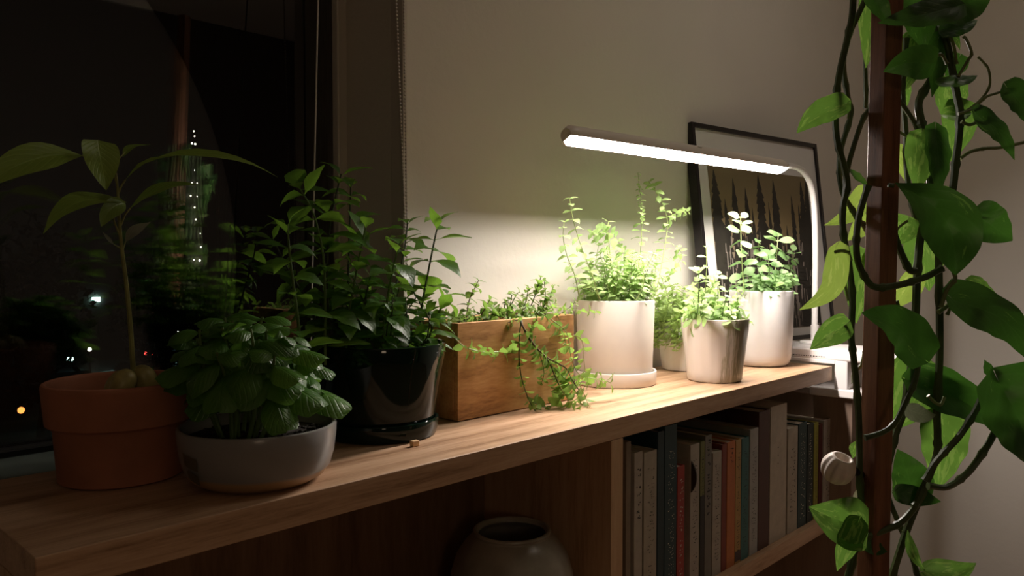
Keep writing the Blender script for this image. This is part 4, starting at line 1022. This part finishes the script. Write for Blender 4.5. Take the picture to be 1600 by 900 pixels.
# blocks behind
def block(x0,x1,ytop,Y,mat,label,wins=()):
    a=at(x0,380,1,Y).x; b=at(x1,380,1,Y).x; zt3=at((x0+x1)/2,ytop,1,Y).z
    r_=thing('apartment_building',label,'building',((a+b)/2,Y,GZ)); MB().box(a,b,Y,Y+12,GZ,zt3).build('walls',mat,r_,False)
    MB().box(a-.3,b+.3,Y-.3,Y+12,zt3,zt3+.5).build('roof',mat,r_,False)
    for (px,py,wpx,hpx,mt) in wins:
        p_=at(px,py,1,Y-.05); sx_=(at(px+wpx,py,1,Y).x-at(px,py,1,Y).x)/2; sz=abs(at(px,py+hpx,1,Y).z-at(px,py,1,Y).z)/2
        MB().box(p_.x-sx_,p_.x+sx_,Y-.12,Y+.02,p_.z-sz,p_.z+sz).build('window',mt,r_,False)
wd=plain('unlit_window',(.02,.022,.025),.2)
block(338,412,258,95,fac2,'grey apartment block right of the lit tower, far outside in the dark',((365,262,5,3,lwin),(365,300,6,8,wd),(385,300,6,8,wd),(365,330,6,8,wd),(385,330,6,8,wd)))
block(60,230,420,60,fac,'low dark building across the street with one bright greenish window',((150,468,12,7,lc),(110,470,12,9,wd),(190,470,12,9,wd),(75,470,12,9,wd)))
block(420,520,230,80,fac,'tall dark building behind the mint, right of the grey block',((440,300,6,8,wd),(470,300,6,8,wd),(440,340,6,8,wd)))
def lampost(px,py,Y,mt,label,r=.12):
    p_=at(px,py,1,Y); s_=thing('street_lamp',label,'street lamp',(p_.x,Y,GZ)); MB().tube([(p_.x,Y,GZ),(p_.x,Y,p_.z)],.05,6).build('pole',M['metal'],s_)
    MB().ball(p_,r,8,6).build('lamp_head',mt,s_)
lampost(140,546,42,lw,'white street lamp outside, above the left rim of the terracotta pot',.10)
lampost(277,520,50,lw,'single white street lamp outside, just left of the basil leaves',.11)
lampost(64,582,32,lwin,'dim warm street lamp outside, above the left edge of the terracotta rim',.07)
lampost(17,440,48,lwin,'faint small lamp outside near the left picture edge, above the street',.05)
def car(px,py,Y,mt,label,col,n=2,sp=7):
    p_=at(px,py,1,Y); c_=thing('car',label,'car',(p_.x,Y,GZ)); ln=2.1; x=p_.x
    body=plain('car_paint',col,.3); zz=GZ
    mb=MB(); prof=[(-ln,.35),(-ln,.85),(-1.2,.95),(-.7,1.4),(.9,1.4),(1.5,.95),(ln,.85),(ln,.35)]
    vs=[(x+a,Y+s_,zz+b) for s_ in (0,1.7) for a,b in prof]; n_=8
    mb.add(vs,[tuple(range(n_)),tuple(range(2*n_-1,n_-1,-1))]+[(k,n_+k,n_+(k+1)%n_,(k+1)%n_) for k in range(n_)]).build('body',body,c_,False)
    for a in (-1.25,1.25): 
        for s_ in (.12,1.58): MB().ball((x+a,Y+s_,zz+.33),.33,12,8,(1,.3,1)).build('wheel',M['gasket'],c_)
    for k in range(n): MB().ball(at(px+k*sp,py,1,Y-.05),.10,8,6).build('headlight' if mt is not lr and mt is not lo else 'tail_light',mt,c_)
car(228,552,45,lr,'car with red lights in the street outside, right of the avocado stem',(.05,.02,.02),2,8)
car(262,551,56,lc,'car with small cyan white lights outside, right of the car with red lights',(.03,.03,.04),2,15)
car(107,561,44,lc,'car with cyan white headlights outside, above the left side of the terracotta pot',(.03,.03,.04),2,5)
car(33,641,26,lo,'car with one orange lamp in the street outside at the far left',(.04,.03,.03),1)
def tree(px,Y,pytop,wpx,label,seed):
    rn=random.Random(seed); b=at(px,500,1,Y); ztp=at(px,pytop,1,Y).z; R_=abs(at(px+wpx/2,400,1,Y).x-b.x)
    t_=thing('tree',label,'tree',(b.x,Y,GZ)); MB().tube([(b.x,Y,GZ),(b.x+.2,Y,GZ+2.5),(b.x,Y,(GZ+ztp)/2)],[.25,.18,.1],8).build('trunk',M['stemw'],t_)
    mb=MB(); cz=(ztp+GZ+2)/2; hz=(ztp-GZ-2)/2
    for i in range(900):
        u=Vector((rn.gauss(0,1),rn.gauss(0,1),rn.gauss(0,1))).normalized()*rn.random()**.4
        p_=Vector((b.x+u.x*R_,Y+u.y*R_,cz+u.z*hz)); a=Vector((rn.gauss(0,1),rn.gauss(0,1),rn.gauss(0,1))).normalized(); c_=a.cross(u+UP*.01).normalized(); s_=R_*.10
        mb.add([p_-a*s_,p_+c_*s_*.6,p_+a*s_,p_-c_*s_*.6],[(0,1,2,3)])
    mb.build('foliage',fol,t_,kind='stuff')
tree(60,30,330,170,'dark leafy tree in the street outside at the far left',1)
tree(255,36,385,150,'dark leafy tree outside between the avocado stem and the basil',2)

# ------------------------------------------------------------------ added fill: unseen ceiling light for the faint room light
cl=thing('fill_ceiling_light','round ceiling fill light added out of view for the faint room light','fill light',(1.5,-.55,HC))
MB().lathe((1.5,-.55,HC-.06),[(.05,0),(.17,.01),(.2,.03),(.2,.0599),(.001,.0599)],40).build('shade',M['plastic'],cl)
ld=bpy.data.lights.new('room_fill','AREA'); ld.shape='DISK'; ld.size=.38; ld.energy=CEILING_FILL_W; ld.color=(1,.88,.74)
lo_=bpy.data.objects.new('room_fill',ld); C.objects.link(lo_); lo_.parent=cl; lo_.location=(0,0,-.075)

# unseen floor lamp added as warm fill behind the viewer
fl=thing('fill_floor_lamp','added fill lamp with a dim warm drum shade, unseen behind the viewer','floor lamp',(-1.0,-2.3,0))
MB().lathe((-1.0,-2.3,0),[(.13,0),(.13,.015),(.012,.02),(.011,1.35),(.001,1.36)],24).build('pole',M['metal'],fl)
MB().lathe((-1.0,-2.3,1.3),[(.18,0),(.15,.24),(.02,.242)],40).build('lamp_shade',emis('fill_shade',(1,.74,.5),FLOOR_FILL),fl)
